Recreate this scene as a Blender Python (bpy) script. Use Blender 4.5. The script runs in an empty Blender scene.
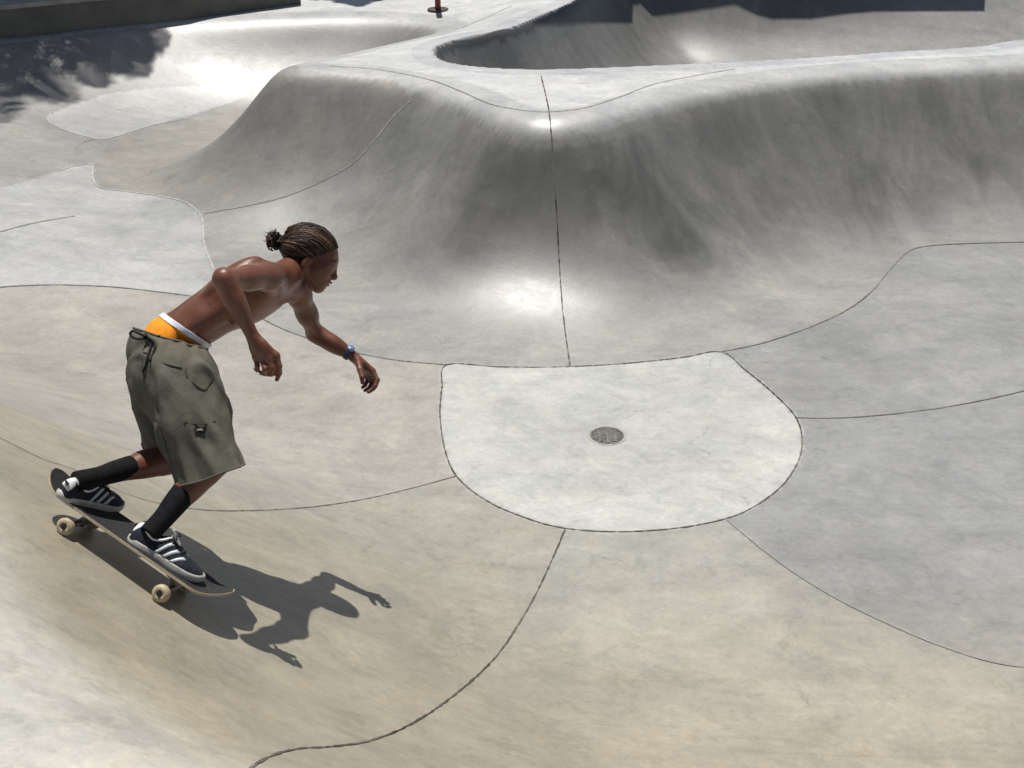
import numpy as np, math, random
rng = np.random.default_rng(7)
random.seed(7)
# ------------------------------------------------------------------ camera (metres; z=0 is the bowl's drain level)
CAM_Z = 3.6; PITCH = math.radians(28.0); FPX = 1250.0
CP, SP = math.cos(PITCH), math.sin(PITCH)
def at(px, py, depth):
    """point seen at a pixel at a real distance along the optical axis"""
    xc = (px - 512) / FPX * depth; yc = (384 - py) / FPX * depth
    return np.array([xc, SP * yc + CP * depth, CAM_Z + CP * yc - SP * depth])
def atz(px, py, z):
    """point of the level z seen at a pixel"""
    xc = (px - 512) / FPX; yc = (384 - py) / FPX
    d = (z - CAM_Z) / (CP * yc - SP)
    return np.array([xc * d, SP * yc * d + CP * d, z])
def proj(p):
    p = np.asarray(p, float); v = p - np.array([0, 0, CAM_Z])
    d = v[..., 1] * CP - v[..., 2] * SP
    u = v[..., 1] * SP + v[..., 2] * CP
    return np.stack([512 + FPX * v[..., 0] / d, 384 - FPX * u / d, d], -1)

# ------------------------------------------------------------------ bowl lips: world x, y, lip height, transition width, profile power
def L(px, py, z, W, e):
    p = atz(px, py, z); return (p[0], p[1], z, W, e)
MAIN = [
    L(1024, 62, 1.10, 1.75, 2.2), L(930, 66, 1.10, 1.7, 2.2), L(850, 71, 1.10, 1.65, 2.2), L(760, 81, 1.10, 1.6, 2.2), L(690, 93, 1.10, 1.68, 2.5),
    L(640, 104, 1.10, 1.68, 2.5), L(600, 115, 1.10, 1.68, 2.5), L(560, 120, 1.10, 1.68, 2.5), L(520, 118, 1.10, 1.68, 2.5),
    L(490, 108, 1.10, 1.68, 2.5), L(460, 94, 1.10, 1.6, 2.0), L(425, 84, 1.10, 1.6, 2.0), L(380, 76, 1.10, 1.6, 2.0),
    L(330, 71, 1.10, 1.6, 2.0), L(290, 69, 1.10, 1.6, 2.0), L(276, 66, 1.10, 1.5, 2.0), L(290, 62, 1.08, 1.2, 2.0),
    L(340, 52, 1.0, 1.1, 1.9), L(400, 39, 0.95, 1.1, 1.9), L(435, 31, 0.88, 1.25, 1.8), L(440, 25, 0.88, 1.25, 1.8), L(420, 20, 0.88, 1.25, 1.8), L(370, 17, 0.88, 1.25, 1.8),
    L(300, 17, 0.88, 1.25, 1.8), L(240, 19, 0.88, 1.25, 1.8), L(180, 22, 0.88, 1.25, 1.8), L(95, 30, 0.88, 1.25, 1.8), L(0, 42, 0.88, 1.25, 1.8),
    (-6.6, 10.9, 1.05, 1.2, 2.0), (-7.8, 9.6, 1.1, 1.5, 2.0), (-7.6, 7.6, 1.2, 1.8, 2.0), (-6.2, 6.3, 1.35, 2.0, 1.8), (-4.2, 5.2, 1.5, 2.3, 1.7),
    (-2.95, 4.4, 1.55, 2.6, 1.6), (-2.15, 3.55, 1.55, 2.7, 1.6), (-1.6, 2.75, 1.55, 2.6, 1.6), (-0.95, 2.2, 1.5, 2.4, 1.7),
    (0.1, 1.75, 1.45, 2.3, 1.9), (1.6, 1.5, 1.4, 2.3, 2.0), (3.4, 1.7, 1.4, 2.3, 2.0), (5.2, 2.9, 1.35, 2.4, 2.0), (6.3, 4.9, 1.3, 2.4, 2.0),
    (6.9, 7.4, 1.2, 2.2, 2.0), (6.5, 9.6, 1.1, 2.0, 2.2), (5.6, 10.7, 1.1, 1.8, 2.2),
]
FAR = [
    L(434, 50, 1.10, 1.1, 2.3), L(443, 60, 1.10, 1.1, 2.3), L(475, 66, 1.10, 1.2, 2.3), L(530, 69, 1.10, 1.3, 2.3), L(600, 67.5, 1.10, 1.4, 2.3),
    L(700, 63, 1.10, 1.4, 2.3), L(800, 58, 1.10, 1.4, 2.3), L(900, 51, 1.10, 1.4, 2.3), L(980, 46, 1.10, 1.4, 2.3), L(1024, 39, 1.10, 1.4, 2.3),
    (6.3, 11.8, 1.1, 1.4, 2.3), (8.0, 12.6, 1.1, 1.7, 2.3), (9.2, 14.0, 1.1, 2.2, 2.0), (8.6, 15.9, 1.1, 2.5, 1.9), (6.6, 16.5, 1.1, 2.7, 1.8), (5.0, 16.1, 1.1, 2.4, 1.9), (3.6, 15.6, 1.1, 1.7, 2.2), (2.4, 15.3, 1.1, 1.5, 2.3), (1.3, 15.0, 1.1, 1.4, 2.3),
    L(575, 0, 1.10, 1.3, 2.2), L(545, 13, 1.10, 1.2, 2.2), L(512, 27, 1.10, 1.1, 2.3), L(470, 36, 1.10, 1.1, 2.3), L(444, 43, 1.10, 1.1, 2.3),
]
def catmull(P, n=6, closed=True):
    P = np.asarray(P, float); N = len(P); out = []
    rngN = range(N) if closed else range(N - 1)
    for i in rngN:
        if closed: p0, p1, p2, p3 = P[(i - 1) % N], P[i], P[(i + 1) % N], P[(i + 2) % N]
        else: p0, p1, p2, p3 = P[max(i - 1, 0)], P[i], P[i + 1], P[min(i + 2, N - 1)]
        for k in range(n):
            t = k / n
            out.append(0.5 * ((2 * p1) + (-p0 + p2) * t + (2 * p0 - 5 * p1 + 4 * p2 - p3) * t * t + (-p0 + 3 * p1 - 3 * p2 + p3) * t ** 3))
    if not closed: out.append(P[-1])
    return np.array(out)
MAINC, FARC = catmull(MAIN), catmull(FAR)
def inside(X, Y, C):
    r = np.zeros(X.shape, bool); N = len(C)
    for i in range(N):
        x1, y1 = C[i, 0], C[i, 1]; x2, y2 = C[(i + 1) % N, 0], C[(i + 1) % N, 1]
        if y1 == y2: continue
        c = ((y1 > Y) != (y2 > Y)) & (X < (x2 - x1) * (Y - y1) / (y2 - y1) + x1)
        r ^= c
    return r
def lipfield(X, Y, C):
    """signed distance (inside +), blended lip attributes, arc length of the nearest lip point"""
    N = len(C); best = np.full(X.shape, 1e9); S = np.zeros(X.shape); acc = 0.0
    wsum = np.zeros(X.shape); a = [np.zeros(X.shape) for _ in range(3)]
    for i in range(N):
        p = C[i]; q = C[(i + 1) % N]; dx, dy = q[0] - p[0], q[1] - p[1]; l2 = dx * dx + dy * dy; l = math.sqrt(l2)
        t = np.clip(((X - p[0]) * dx + (Y - p[1]) * dy) / l2, 0, 1)
        d2 = (X - p[0] - t * dx) ** 2 + (Y - p[1] - t * dy) ** 2
        m = d2 < best; best = np.where(m, d2, best); S = np.where(m, acc + t * l, S)
        w = l / (d2 + 0.02) ** 2.5; wsum += w
        for k in range(3): a[k] += w * (p[2 + k] * (1 - t) + q[2 + k] * t)
        acc += l
    d = np.sqrt(best); d = np.where(inside(X, Y, C), d, -d)
    return d, a[0] / wsum, a[1] / wsum, a[2] / wsum, S
def ss(a, b, x):
    t = np.clip((x - a) / (b - a), 0, 1); return t * t * (3 - 2 * t)
def bump(X, Y, cx, cy, rx, ry, ang=0):
    c, s = math.cos(ang), math.sin(ang); u = ((X - cx) * c + (Y - cy) * s) / rx; v = (-(X - cx) * s + (Y - cy) * c) / ry
    return np.exp(-(u * u + v * v))
def axis(lo, hi, step, far):
    core = np.arange(lo, hi + 1e-6, step); g = [step * 1.5]
    while g[-1] < far: g.append(g[-1] * 1.6)
    g = np.array(g); return np.concatenate([lo - g[::-1], core, hi + g])
XS = axis(-8.2, 9.6, 0.03, 260.0); YS = axis(0.9, 17.8, 0.03, 260.0)
NX, NY = len(XS), len(YS)
def floorz(X, Y):
    # drains to the pad; rises to the left bowl
    f = 0.020 * np.hypot(X - 0.6, Y - 6.3)
    f = f + 0.30 * ss(-2.0, -5.5, X) * ss(6.0, 9.0, Y) + 0.05 * ss(9.0, 11.5, Y)
    f = f + 0.10 * bump(X, Y, -3.3, 8.3, 1.6, 0.9, -0.2)
    return f
def soft(x, k):   # smooth max(x,0)
    return 0.5 * (x + np.sqrt(x * x + k * k))
def rawheight(X, Y):
    d, Lz, W, E, S = lipfield(X, Y, MAINC)
    f = floorz(X, Y)
    t = np.clip(soft(W - d, 0.12) / (W + 0.0018), 0, 1)
    zi = f + (Lz - f) * t ** E
    z = np.where(d > 0, zi, Lz)
    # far bowl
    d2, Lz2, W2, E2, S2 = lipfield(X, Y, FARC)
    t2 = np.clip(soft(W2 - d2, 0.1) / W2, 0, 1)
    f2 = 0.05
    zf = f2 + (Lz2 - f2) * t2 ** E2
    near = np.abs(d) < np.abs(d2)
    out = np.where(d > 0, zi, np.where(d2 > 0, zf, 0))
    w1 = 1 / (np.abs(d) + .05) ** 2; w2 = 1 / (np.abs(d2) + .05) ** 2
    deck = (Lz * w1 + Lz2 * w2) / (w1 + w2)
    deck = deck - 0.008 * 0
    out = np.where((d <= 0) & (d2 <= 0), deck, out)
    return out, d, d2, S, S2
def blur1(Z, sig, ax, step=0.03):
    n = int(3 * sig / step) + 1; k = np.exp(-0.5 * (np.arange(-n, n + 1) * step / sig) ** 2); k /= k.sum()
    P = np.pad(Z, [(n, n) if a == ax else (0, 0) for a in range(2)], mode='edge'); out = np.zeros_like(Z)
    for i, w in enumerate(k):
        out += w * (P[i:i + Z.shape[0], :] if ax == 0 else P[:, i:i + Z.shape[1]])
    return out
GX, GY = np.meshgrid(XS, YS)
ZR, D1, D2, S1, S2 = rawheight(GX, GY)
Zb = blur1(blur1(ZR, 0.085, 0), 0.085, 1)
Zw = blur1(blur1(ZR, 0.16, 0), 0.16, 1)       # the rolled shoulder of the near bank is wider
wn = ss(4.5, 3.0, np.hypot(GX + 1.4, GY - 2.4))
# crisp pool coping on the far bowl: keep its edge unblurred
kc = ss(0.30, 0.12, np.abs(D2)) * (D1 < -0.2)
Zs = Zb * (1 - wn) + Zw * wn
hipw = bump(GX, GY, 0.4, 8.9, 1.1, 0.9)
Zh = blur1(blur1(ZR, 0.105, 0), 0.105, 1); Zs = Zs * (1 - hipw) + Zh * hipw
GZ = Zs * (1 - kc) + ZR * kc
def _idx(A, v):
    i = np.clip(np.searchsorted(A, v) - 1, 0, len(A) - 2); return i, np.clip((v - A[i]) / (A[i + 1] - A[i]), 0, 1)
def hz(x, y, F=None):
    F = GZ if F is None else F
    i, u = _idx(XS, np.asarray(x, float)); j, v = _idx(YS, np.asarray(y, float))
    return (F[j, i] * (1 - u) * (1 - v) + F[j, i + 1] * u * (1 - v) + F[j + 1, i] * (1 - u) * v + F[j + 1, i + 1] * u * v)
def hit(px, py, off=0.0):
    """first point of the concrete seen at a pixel"""
    dv = at(px, py, 1.0) - np.array([0, 0, CAM_Z]); o = np.array([0, 0, CAM_Z])
    t = np.arange(1.5, 25, 0.01); P = o + t[:, None] * dv; g = P[:, 2] - hz(P[:, 0], P[:, 1])
    k = np.argmax(g < 0)
    if k == 0: return P[-1]
    a = g[k - 1] / (g[k - 1] - g[k]); q = P[k - 1] * (1 - a) + P[k] * a
    return q
def grad(x, y, h=0.04):
    return (hz(x + h, y) - hz(x - h, y)) / (2 * h), (hz(x, y + h) - hz(x, y - h)) / (2 * h)
# ------------------------------------------------------------------ blender basics
import bpy, bmesh
from mathutils import Vector, Matrix
scene = bpy.context.scene
COL = scene.collection
def nodes_mat(name, rough=0.6, spec=0.5):
    m = bpy.data.materials.new(name); m.use_nodes = True
    nt = m.node_tree; b = nt.nodes['Principled BSDF']
    b.inputs['Roughness'].default_value = rough; b.inputs['Specular IOR Level'].default_value = spec
    return m, nt, b
class NT:
    def __init__(s, nt): s.nt = nt
    def n(s, typ, **kw):
        nd = s.nt.nodes.new(typ)
        for k, v in kw.items():
            if k.startswith('i_'): nd.inputs[k[2:].replace('_', ' ')].default_value = v
            else: setattr(nd, k, v)
        return nd
    def l(s, a, b): s.nt.links.new(a, b)
    def noise(s, vec, scale, detail=4, rough=0.55, dist=0.0):
        n = s.n('ShaderNodeTexNoise'); n.inputs['Scale'].default_value = scale; n.inputs['Detail'].default_value = detail
        n.inputs['Roughness'].default_value = rough; n.inputs['Distortion'].default_value = dist
        if vec is not None: s.l(vec, n.inputs['Vector'])
        return n.outputs['Fac']
    def ramp(s, fac, a, b, lo, hi):
        n = s.n('ShaderNodeMapRange'); n.inputs['From Min'].default_value = a; n.inputs['From Max'].default_value = b
        n.inputs['To Min'].default_value = lo; n.inputs['To Max'].default_value = hi; s.l(fac, n.inputs['Value']); return n.outputs['Result']
    def math(s, op, a, b=None):
        n = s.n('ShaderNodeMath', operation=op)
        for i, v in enumerate((a, b)):
            if v is None: continue
            if isinstance(v, (int, float)): n.inputs[i].default_value = v
            else: s.l(v, n.inputs[i])
        return n.outputs[0]
    def mix(s, fac, a, b, blend='MIX'):
        n = s.n('ShaderNodeMix', data_type='RGBA', blend_type=blend)
        for i, v in ((0, fac), (6, a), (7, b)):
            if isinstance(v, (int, float)): n.inputs[i].default_value = v
            elif isinstance(v, (tuple, list)): n.inputs[i].default_value = (*v, 1) if len(v) == 3 else v
            else: s.l(v, n.inputs[i])
        return n.outputs[2]
def simple_mat(name, col, rough=0.6, spec=0.5, var=0.12, scale=30, bump=0.0, bscale=200, metal=0.0):
    m, nt, b = nodes_mat(name, rough, spec); t = NT(nt)
    tc = t.n('ShaderNodeTexCoord'); f = t.noise(tc.outputs['Object'], scale, 5)
    c0 = tuple(max(0, c * (1 - var * 2)) for c in col); c1 = tuple(min(1, c * (1 + var * 2)) for c in col)
    t.l(t.mix(t.ramp(f, 0.3, 0.7, 0, 1), c0, c1), b.inputs['Base Color']); b.inputs['Metallic'].default_value = metal
    if bump:
        bn = t.n('ShaderNodeBump'); bn.inputs['Strength'].default_value = bump; bn.inputs['Distance'].default_value = 0.002
        t.l(t.noise(tc.outputs['Object'], bscale, 3), bn.inputs['Height']); t.l(bn.outputs[0], b.inputs['Normal'])
    return m
def link(name, me, mat=None, parent=None, loc=None):
    o = bpy.data.objects.new(name, me); COL.objects.link(o)
    if mat is not None: me.materials.append(mat)
    if parent is not None: o.parent = parent
    if loc is not None: o.location = loc
    return o
def mesh_from(name, V, F, smooth=True):
    me = bpy.data.meshes.new(name); me.from_pydata([tuple(map(float, v)) for v in V], [], [tuple(map(int, f)) for f in F]); me.update()
    if smooth: me.polygons.foreach_set('use_smooth', [True] * len(me.polygons))
    return me
def mesh_np(name, V, Q):
    me = bpy.data.meshes.new(name); V = np.ascontiguousarray(V, dtype=np.float32); Q = np.ascontiguousarray(Q, dtype=np.int32)
    me.vertices.add(len(V)); me.vertices.foreach_set('co', V.ravel())
    k = Q.shape[1]; me.loops.add(Q.size); me.loops.foreach_set('vertex_index', Q.ravel())
    me.polygons.add(len(Q)); me.polygons.foreach_set('loop_start', np.arange(0, Q.size, k, dtype=np.int32))
    me.update(calc_edges=True); me.polygons.foreach_set('use_smooth', np.ones(len(Q), bool)); me.update(); return me
def tag(o, label=None, cat=None, group=None, kind=None):
    if label: o['label'] = label
    if cat: o['category'] = cat
    if group: o['group'] = group
    if kind: o['kind'] = kind
    return o
def box(bm, lo, hi, bev=0.0):
    vs = [bm.verts.new((x, y, z)) for x in (lo[0], hi[0]) for y in (lo[1], hi[1]) for z in (lo[2], hi[2])]
    fs = [(0, 1, 3, 2), (4, 6, 7, 5), (0, 4, 5, 1), (2, 3, 7, 6), (0, 2, 6, 4), (1, 5, 7, 3)]
    ff = [bm.faces.new([vs[i] for i in f]) for f in fs]
    if bev: bmesh.ops.bevel(bm, geom=list({e for f in ff for e in f.edges}), offset=bev, segments=2, profile=0.6, affect='EDGES')
def bm_mesh(name, bm, smooth=False):
    bmesh.ops.recalc_face_normals(bm, faces=bm.faces)
    me = bpy.data.meshes.new(name); bm.to_mesh(me); bm.free()
    if smooth: me.polygons.foreach_set('use_smooth', [True] * len(me.polygons))
    return me

# ------------------------------------------------------------------ seams (saw cuts) traced over the concrete
def trace(pts, n=8, closed=False):
    c = catmull([(p[0], p[1]) for p in pts], n, closed)
    return np.array([hit(*p) for p in c])
PAD = [(447,365),(500,367),(560,367),(620,364),(680,358),(721,352),(745,370),(775,395),(796,418),(802,440),(798,462),(781,487),(752,508),(725,519),(680,528),(620,532),(562,528),(520,516),(485,500),(457,477),(445,450),(440,415),(442,388)]
SE = {
 'pad': (PAD, True, .007, 'dark'),
 'baseL': ([(215,270),(235,300),(268,322),(301,336),(345,350),(394,360),(447,365)], False, .007, 'mid'),
 'baseR': ([(721,352),(760,344),(800,331),(840,314),(868,295),(888,272),(905,254),(922,247),(960,244),(1030,242),(1110,240),(1200,234)], False, .009, 'mid'),
 'hip': ([(541,76),(549,112),(553,160),(557,220),(561,290),(565,330),(570,366)], False, .008, 'dark'),
 'wallL': ([(-200,350),(-110,388),(-30,425),(0,438),(40,458),(75,470),(130,495),(175,506),(220,511),(290,509),(350,502),(405,490),(457,476)], False, .006, 'mid'),
 'nearS': ([(565,530),(552,560),(538,590),(520,622),(495,658),(455,695),(410,725),(370,741),(330,747),(298,749),(270,757),(245,772)], False, .007, 'dark'),
 'rightS': ([(727,520),(760,548),(800,577),(850,606),(910,634),(960,653),(1000,664),(1040,668),(1110,668),(1200,655)], False, .006, 'faint'),
 'rightM': ([(797,418),(840,418),(885,415),(940,408),(985,400),(1035,388),(1110,366),(1200,335)], False, .008, 'mid'),
 'patchTop': ([(57,172),(75,166),(92,165),(93,178),(101,188),(130,192),(165,197),(188,204),(202,218),(204,243),(214,270)], False, .009, 'light'),
 'patchLow': ([(-160,300),(-90,294),(-20,289),(20,286),(60,285),(110,287),(150,291),(190,296),(215,300)], False, .008, 'mid'),
 'patchMid': ([(-20,238),(0,232),(35,223),(75,216)], False, .009, 'faint'),
 'cove': ([(204,213),(240,207),(280,198),(320,182),(352,164),(375,140),(392,118),(412,100)], False, .012, 'faint'),
 'leftpad': ([(52,112),(48,120),(62,129),(97,139),(118,136),(150,126),(190,118)], False, .010, 'light'),
 'cover1': ([(74,150),(84,142),(96,139)], False, .01, 'faint'),
 'coping': ([(330,66),(380,70),(430,80),(462,92),(490,104),(520,110),(550,112),(585,108),(620,97),(655,84),(700,75),(735,69)], False, .008, 'faint'),
 'deckcut': ([(462,28),(485,18),(512,6)], False, .012, 'faint'),
}
def ribbon(P, w, lift=0.004, jitter=0.0):
    # resample
    s = np.concatenate([[0], np.cumsum(np.linalg.norm(np.diff(P[:, :2], axis=0), axis=1))])
    n = max(3, int(s[-1] / 0.02)); q = np.linspace(0, s[-1], n)
    x = np.interp(q, s, P[:, 0]); y = np.interp(q, s, P[:, 1])
    tx, ty = np.gradient(x), np.gradient(y); l = np.hypot(tx, ty) + 1e-9; nx, ny = -ty / l, tx / l
    ww = w / 2 * (1 + jitter * rng.uniform(-1, 1, n)); off = jitter * 0.25 * w * rng.uniform(-1, 1, n)
    a = np.stack([x + nx * (ww + off), y + ny * (ww + off)], 1); b = np.stack([x - nx * (ww - off), y - ny * (ww - off)], 1)
    V = np.concatenate([np.c_[a, hz(a[:, 0], a[:, 1]) + lift], np.c_[b, hz(b[:, 0], b[:, 1]) + lift]])
    i = np.arange(n - 1); Q = np.stack([i, i + n, i + n + 1, i + 1], 1); return V, Q
TR = {k: trace(v[0], closed=v[1]) for k, v in SE.items()}
def jmat(name, c0, c1):
    m, nt, b = nodes_mat(name, 0.95, 0.1); t = NT(nt); tc = t.n('ShaderNodeTexCoord')
    t.l(t.mix(t.ramp(t.noise(tc.outputs['Object'], 2.2, 8, 0.75), 0.38, 0.62, 0, 1), c0, c1), b.inputs['Base Color']); return m
JM = {'dark': jmat('joint_dark', (0.035, 0.032, 0.028), (0.17, 0.16, 0.14)), 'mid': jmat('joint_mid', (0.08, 0.075, 0.066), (0.26, 0.25, 0.23)),
      'faint': jmat('joint_faint', (0.20, 0.195, 0.18), (0.33, 0.325, 0.31)), 'light': simple_mat('joint_light', (0.42, 0.415, 0.395), 0.8, 0.2)}
for k, (pts, cl, w, m) in SE.items():
    P = TR[k]
    if cl: P = np.concatenate([P, P[:1]])
    V, Q = ribbon(P, w, 0.0035, 0.6 if m == 'dark' else 0.35)
    tag(link('paving_joint', mesh_np('paving_joint', V, Q), JM[m]), kind='structure')

# ------------------------------------------------------------------ pours of concrete: tint per vertex
def poly(pts, n=6): return trace(pts, n, True)
VX, VY = GX, GY
tint = np.zeros(GX.shape + (3,)); tint[:] = (0.325, 0.318, 0.295)
def fillp(P, col, blend=1.0):
    m = inside(VX, VY, P); tint[m] = tint[m] * (1 - blend) + np.array(col) * blend
def sm(mask, col):
    global tint
    tint = tint * (1 - mask[..., None]) + np.array(col) * mask[..., None]
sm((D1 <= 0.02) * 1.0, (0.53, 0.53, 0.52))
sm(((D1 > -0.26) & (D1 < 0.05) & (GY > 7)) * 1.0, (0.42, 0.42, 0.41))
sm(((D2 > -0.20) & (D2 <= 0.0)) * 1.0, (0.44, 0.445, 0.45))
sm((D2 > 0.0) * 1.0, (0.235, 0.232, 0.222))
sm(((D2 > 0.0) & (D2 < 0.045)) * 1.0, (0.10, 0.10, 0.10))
sm((D1 > 0) * ss(-1.0, -1.8, GX) * ss(10.6, 11.4, GY) * 1.0, (0.285, 0.28, 0.265))
# left flat, near bank, bottom and right pours
def wp(*pts): return np.array([atz(*p, 0.1) for p in pts])
fillp(np.concatenate([TR['wallL'][::-1], np.array([(-6, 3, 0), (-2, 0.9, 0), (1.8, 0.9, 0)]), TR['nearS'][::-1]])[:, :2], (0.345, 0.328, 0.280))
fillp(np.concatenate([TR['nearS'], np.array([(-0.6, 1, 0), (8, 1, 0), (8, 3, 0)]), TR['rightS'][::-1]])[:, :2], (0.352, 0.343, 0.305))
fillp(np.concatenate([TR['rightS'], np.array([(8.5, 3, 0), (8.5, 6.0, 0)]), TR['rightM'][::-1], TR['pad'][8 * 8:13 * 8]])[:, :2], (0.285, 0.286, 0.278))
fillp(np.concatenate([TR['rightM'], np.array([(8.5, 6.2, 0), (8.5, 8.6, 0)]), TR['baseR'][::-1], TR['pad'][5 * 8:8 * 8]])[:, :2], (0.298, 0.298, 0.286))
lf = np.concatenate([TR['wallL'], TR['baseL'][::-1], np.array([hit(195, 297), hit(100, 287), hit(0, 288), (-7.0, 7.4, 0), (-6.5, 6, 0)])])
fillp(lf[:, :2], (0.37, 0.35, 0.31))
warmc = np.concatenate([TR['cove'], np.array([hit(395, 80), hit(300, 70)[:3], hit(270, 70), hit(110, 140), hit(94, 165), hit(100, 188), hit(165, 197)])])
fillp(warmc[:, :2], (0.305, 0.292, 0.262))
PATCH = np.concatenate([TR['patchTop'], TR['patchLow'][::-1], np.array([(-6, 8.0, 0), (-6.4, 9.2, 0), hit(0, 188)])])
fillp(PATCH[:, :2], (0.43, 0.43, 0.415))
fillp(poly([(48,118),(62,129),(96,139),(115,137),(150,126),(215,108),(250,92),(200,86),(120,92),(70,106)])[:, :2], (0.42, 0.42, 0.405))
fillp(TR['pad'][:, :2], (0.485, 0.485, 0.455))
TEX_TINT = tint.copy()
# tan dust over the near bank, fading
dm = ss(4.3, 2.2, np.hypot((GX + 0.3) * 0.5, GY - 1.1)) * 0.85
sm(dm * (D1 > 0), (0.372, 0.332, 0.252))
bd = ss(0.25, 0.6, D1) * ss(2.1, 1.0, D1) * ss(3.2, 0.6, GX) * (GY < 5) * (D1 > 0) * 0.55   # brown dust lies along the near bank
sm(bd, (0.30, 0.268, 0.20))
sh = ss(0.50, 0.20, D1 + 0.10 * np.sin(3.1 * GX + 1.7 * GY)) * ss(0.8, -0.4, GX) * (GY < 4.2) * 0.8      # pale shoulder of the near bank
sm(sh, (0.52, 0.50, 0.45))
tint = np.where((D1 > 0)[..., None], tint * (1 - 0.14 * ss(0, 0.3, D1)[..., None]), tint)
tint = blur1(blur1(tint.reshape(NY, NX * 3)[:, 0::3] * 1.0, 0.012, 0), 0.012, 1)[..., None] * 0 + tint
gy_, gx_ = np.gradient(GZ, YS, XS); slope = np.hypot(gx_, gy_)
grime_shade = ss(0.42, 1.05, slope)
# tyre dirt plus painted-in shade on the steep faces of hip and pool
grime_shade = grime_shade * (GY > 6.5) * (0.85 + 0.15 * np.clip(GX, -3, 3) / 3)
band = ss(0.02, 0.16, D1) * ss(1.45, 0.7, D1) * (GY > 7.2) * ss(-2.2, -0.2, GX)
grime_shade = np.maximum(grime_shade, band * 0.9)
stain_shade = 0.9 * bump(GX, GY, 0.95, 8.35, 0.55, 0.50) + 0.9 * bump(GX, GY, -0.15, 8.35, 0.50, 0.50) + 0.8 * bump(GX, GY, 3.1, 9.2, 1.5, 0.55, 0.5)  # broad dark patches: dirt with the shade of the faces painted in
grime_shade = np.clip(grime_shade * 0.78 + stain_shade * 0.55 * (D1 > 0.1) * (D1 < 1.6), 0, 1.15)
V = np.stack([GX, GY, GZ], -1).reshape(-1, 3)
j, i = np.meshgrid(np.arange(NY - 1), np.arange(NX - 1), indexing='ij')
Q = np.stack([j * NX + i, j * NX + i + 1, (j + 1) * NX + i + 1, (j + 1) * NX + i], -1).reshape(-1, 4)
gm = mesh_np('ground', V, Q)
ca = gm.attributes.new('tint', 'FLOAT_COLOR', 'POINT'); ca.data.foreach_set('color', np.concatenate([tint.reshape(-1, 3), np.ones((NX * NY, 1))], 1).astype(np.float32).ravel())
ga = gm.attributes.new('grime_shade', 'FLOAT', 'POINT'); ga.data.foreach_set('value', grime_shade.astype(np.float32).ravel())
use2 = (D2 > D1)
SA = np.where(use2, S2 + 50, S1); DA = np.where(use2, D2, D1)
va = gm.attributes.new('lipuv', 'FLOAT_VECTOR', 'POINT'); va.data.foreach_set('vector', np.stack([SA, DA, SA * 0], -1).astype(np.float32).ravel())
cm, nt, bs = nodes_mat('concrete', 0.42, 0.55); t = NT(nt)
tc = t.n('ShaderNodeTexCoord'); at_ = t.n('ShaderNodeAttribute', attribute_name='tint'); ag = t.n('ShaderNodeAttribute', attribute_name='grime_shade'); au = t.n('ShaderNodeAttribute', attribute_name='lipuv')
ob = tc.outputs['Object']
mp = t.n('ShaderNodeMapping'); mp.inputs['Scale'].default_value = (1.0, 1.45, 1.0); mp.inputs['Rotation'].default_value = (0, 0, 0.25); t.l(ob, mp.inputs['Vector'])
big = t.noise(mp.outputs[0], 0.8, 6, 0.62, 0.6); mid = t.noise(mp.outputs[0], 3.2, 12, 0.78, 0.5); fine = t.noise(ob, 30, 8, 0.8); tiny = t.noise(ob, 190, 3, 0.7)
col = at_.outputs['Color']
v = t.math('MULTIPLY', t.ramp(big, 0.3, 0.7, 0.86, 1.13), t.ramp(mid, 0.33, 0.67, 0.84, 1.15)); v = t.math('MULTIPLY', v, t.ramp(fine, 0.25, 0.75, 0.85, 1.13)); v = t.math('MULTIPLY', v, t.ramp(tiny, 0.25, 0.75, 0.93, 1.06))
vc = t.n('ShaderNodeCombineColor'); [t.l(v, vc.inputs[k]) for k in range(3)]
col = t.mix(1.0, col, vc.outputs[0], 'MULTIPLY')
# grey blotches of cement paste and warm dusty ones, with ragged edges
cl = t.noise(ob, 1.7, 12, 0.74, 0.9)
col = t.mix(t.ramp(cl, 0.51, 0.56, 0, 0.60), col, t.mix(1.0, col, (0.86, 0.885, 0.915), 'MULTIPLY'))
cl2 = t.noise(mp.outputs[0], 2.9, 12, 0.76, 0.5)
col = t.mix(t.ramp(cl2, 0.53, 0.57, 0, 0.55), col, t.mix(1.0, col, (1.13, 1.10, 1.04), 'MULTIPLY'))
cl3 = t.noise(ob, 6.5, 10, 0.75, 0.4)
col = t.mix(t.ramp(cl3, 0.56, 0.61, 0, 0.5), col, t.mix(1.0, col, (0.78, 0.78, 0.76), 'MULTIPLY'))
cl4 = t.noise(ob, 17, 10, 0.78, 0.3); cl5 = t.noise(mp.outputs[0], 11, 12, 0.8, 0.4)
col = t.mix(t.ramp(cl4, 0.55, 0.62, 0, 0.38), col, t.mix(1.0, col, (0.83, 0.84, 0.84), 'MULTIPLY'))
col = t.mix(t.math('MULTIPLY', t.ramp(cl5, 0.53, 0.59, 0, 0.5), t.ramp(big, 0.42, 0.55, 0, 1)), col, t.mix(1.0, col, (1.12, 1.11, 1.08), 'MULTIPLY'))
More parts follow.
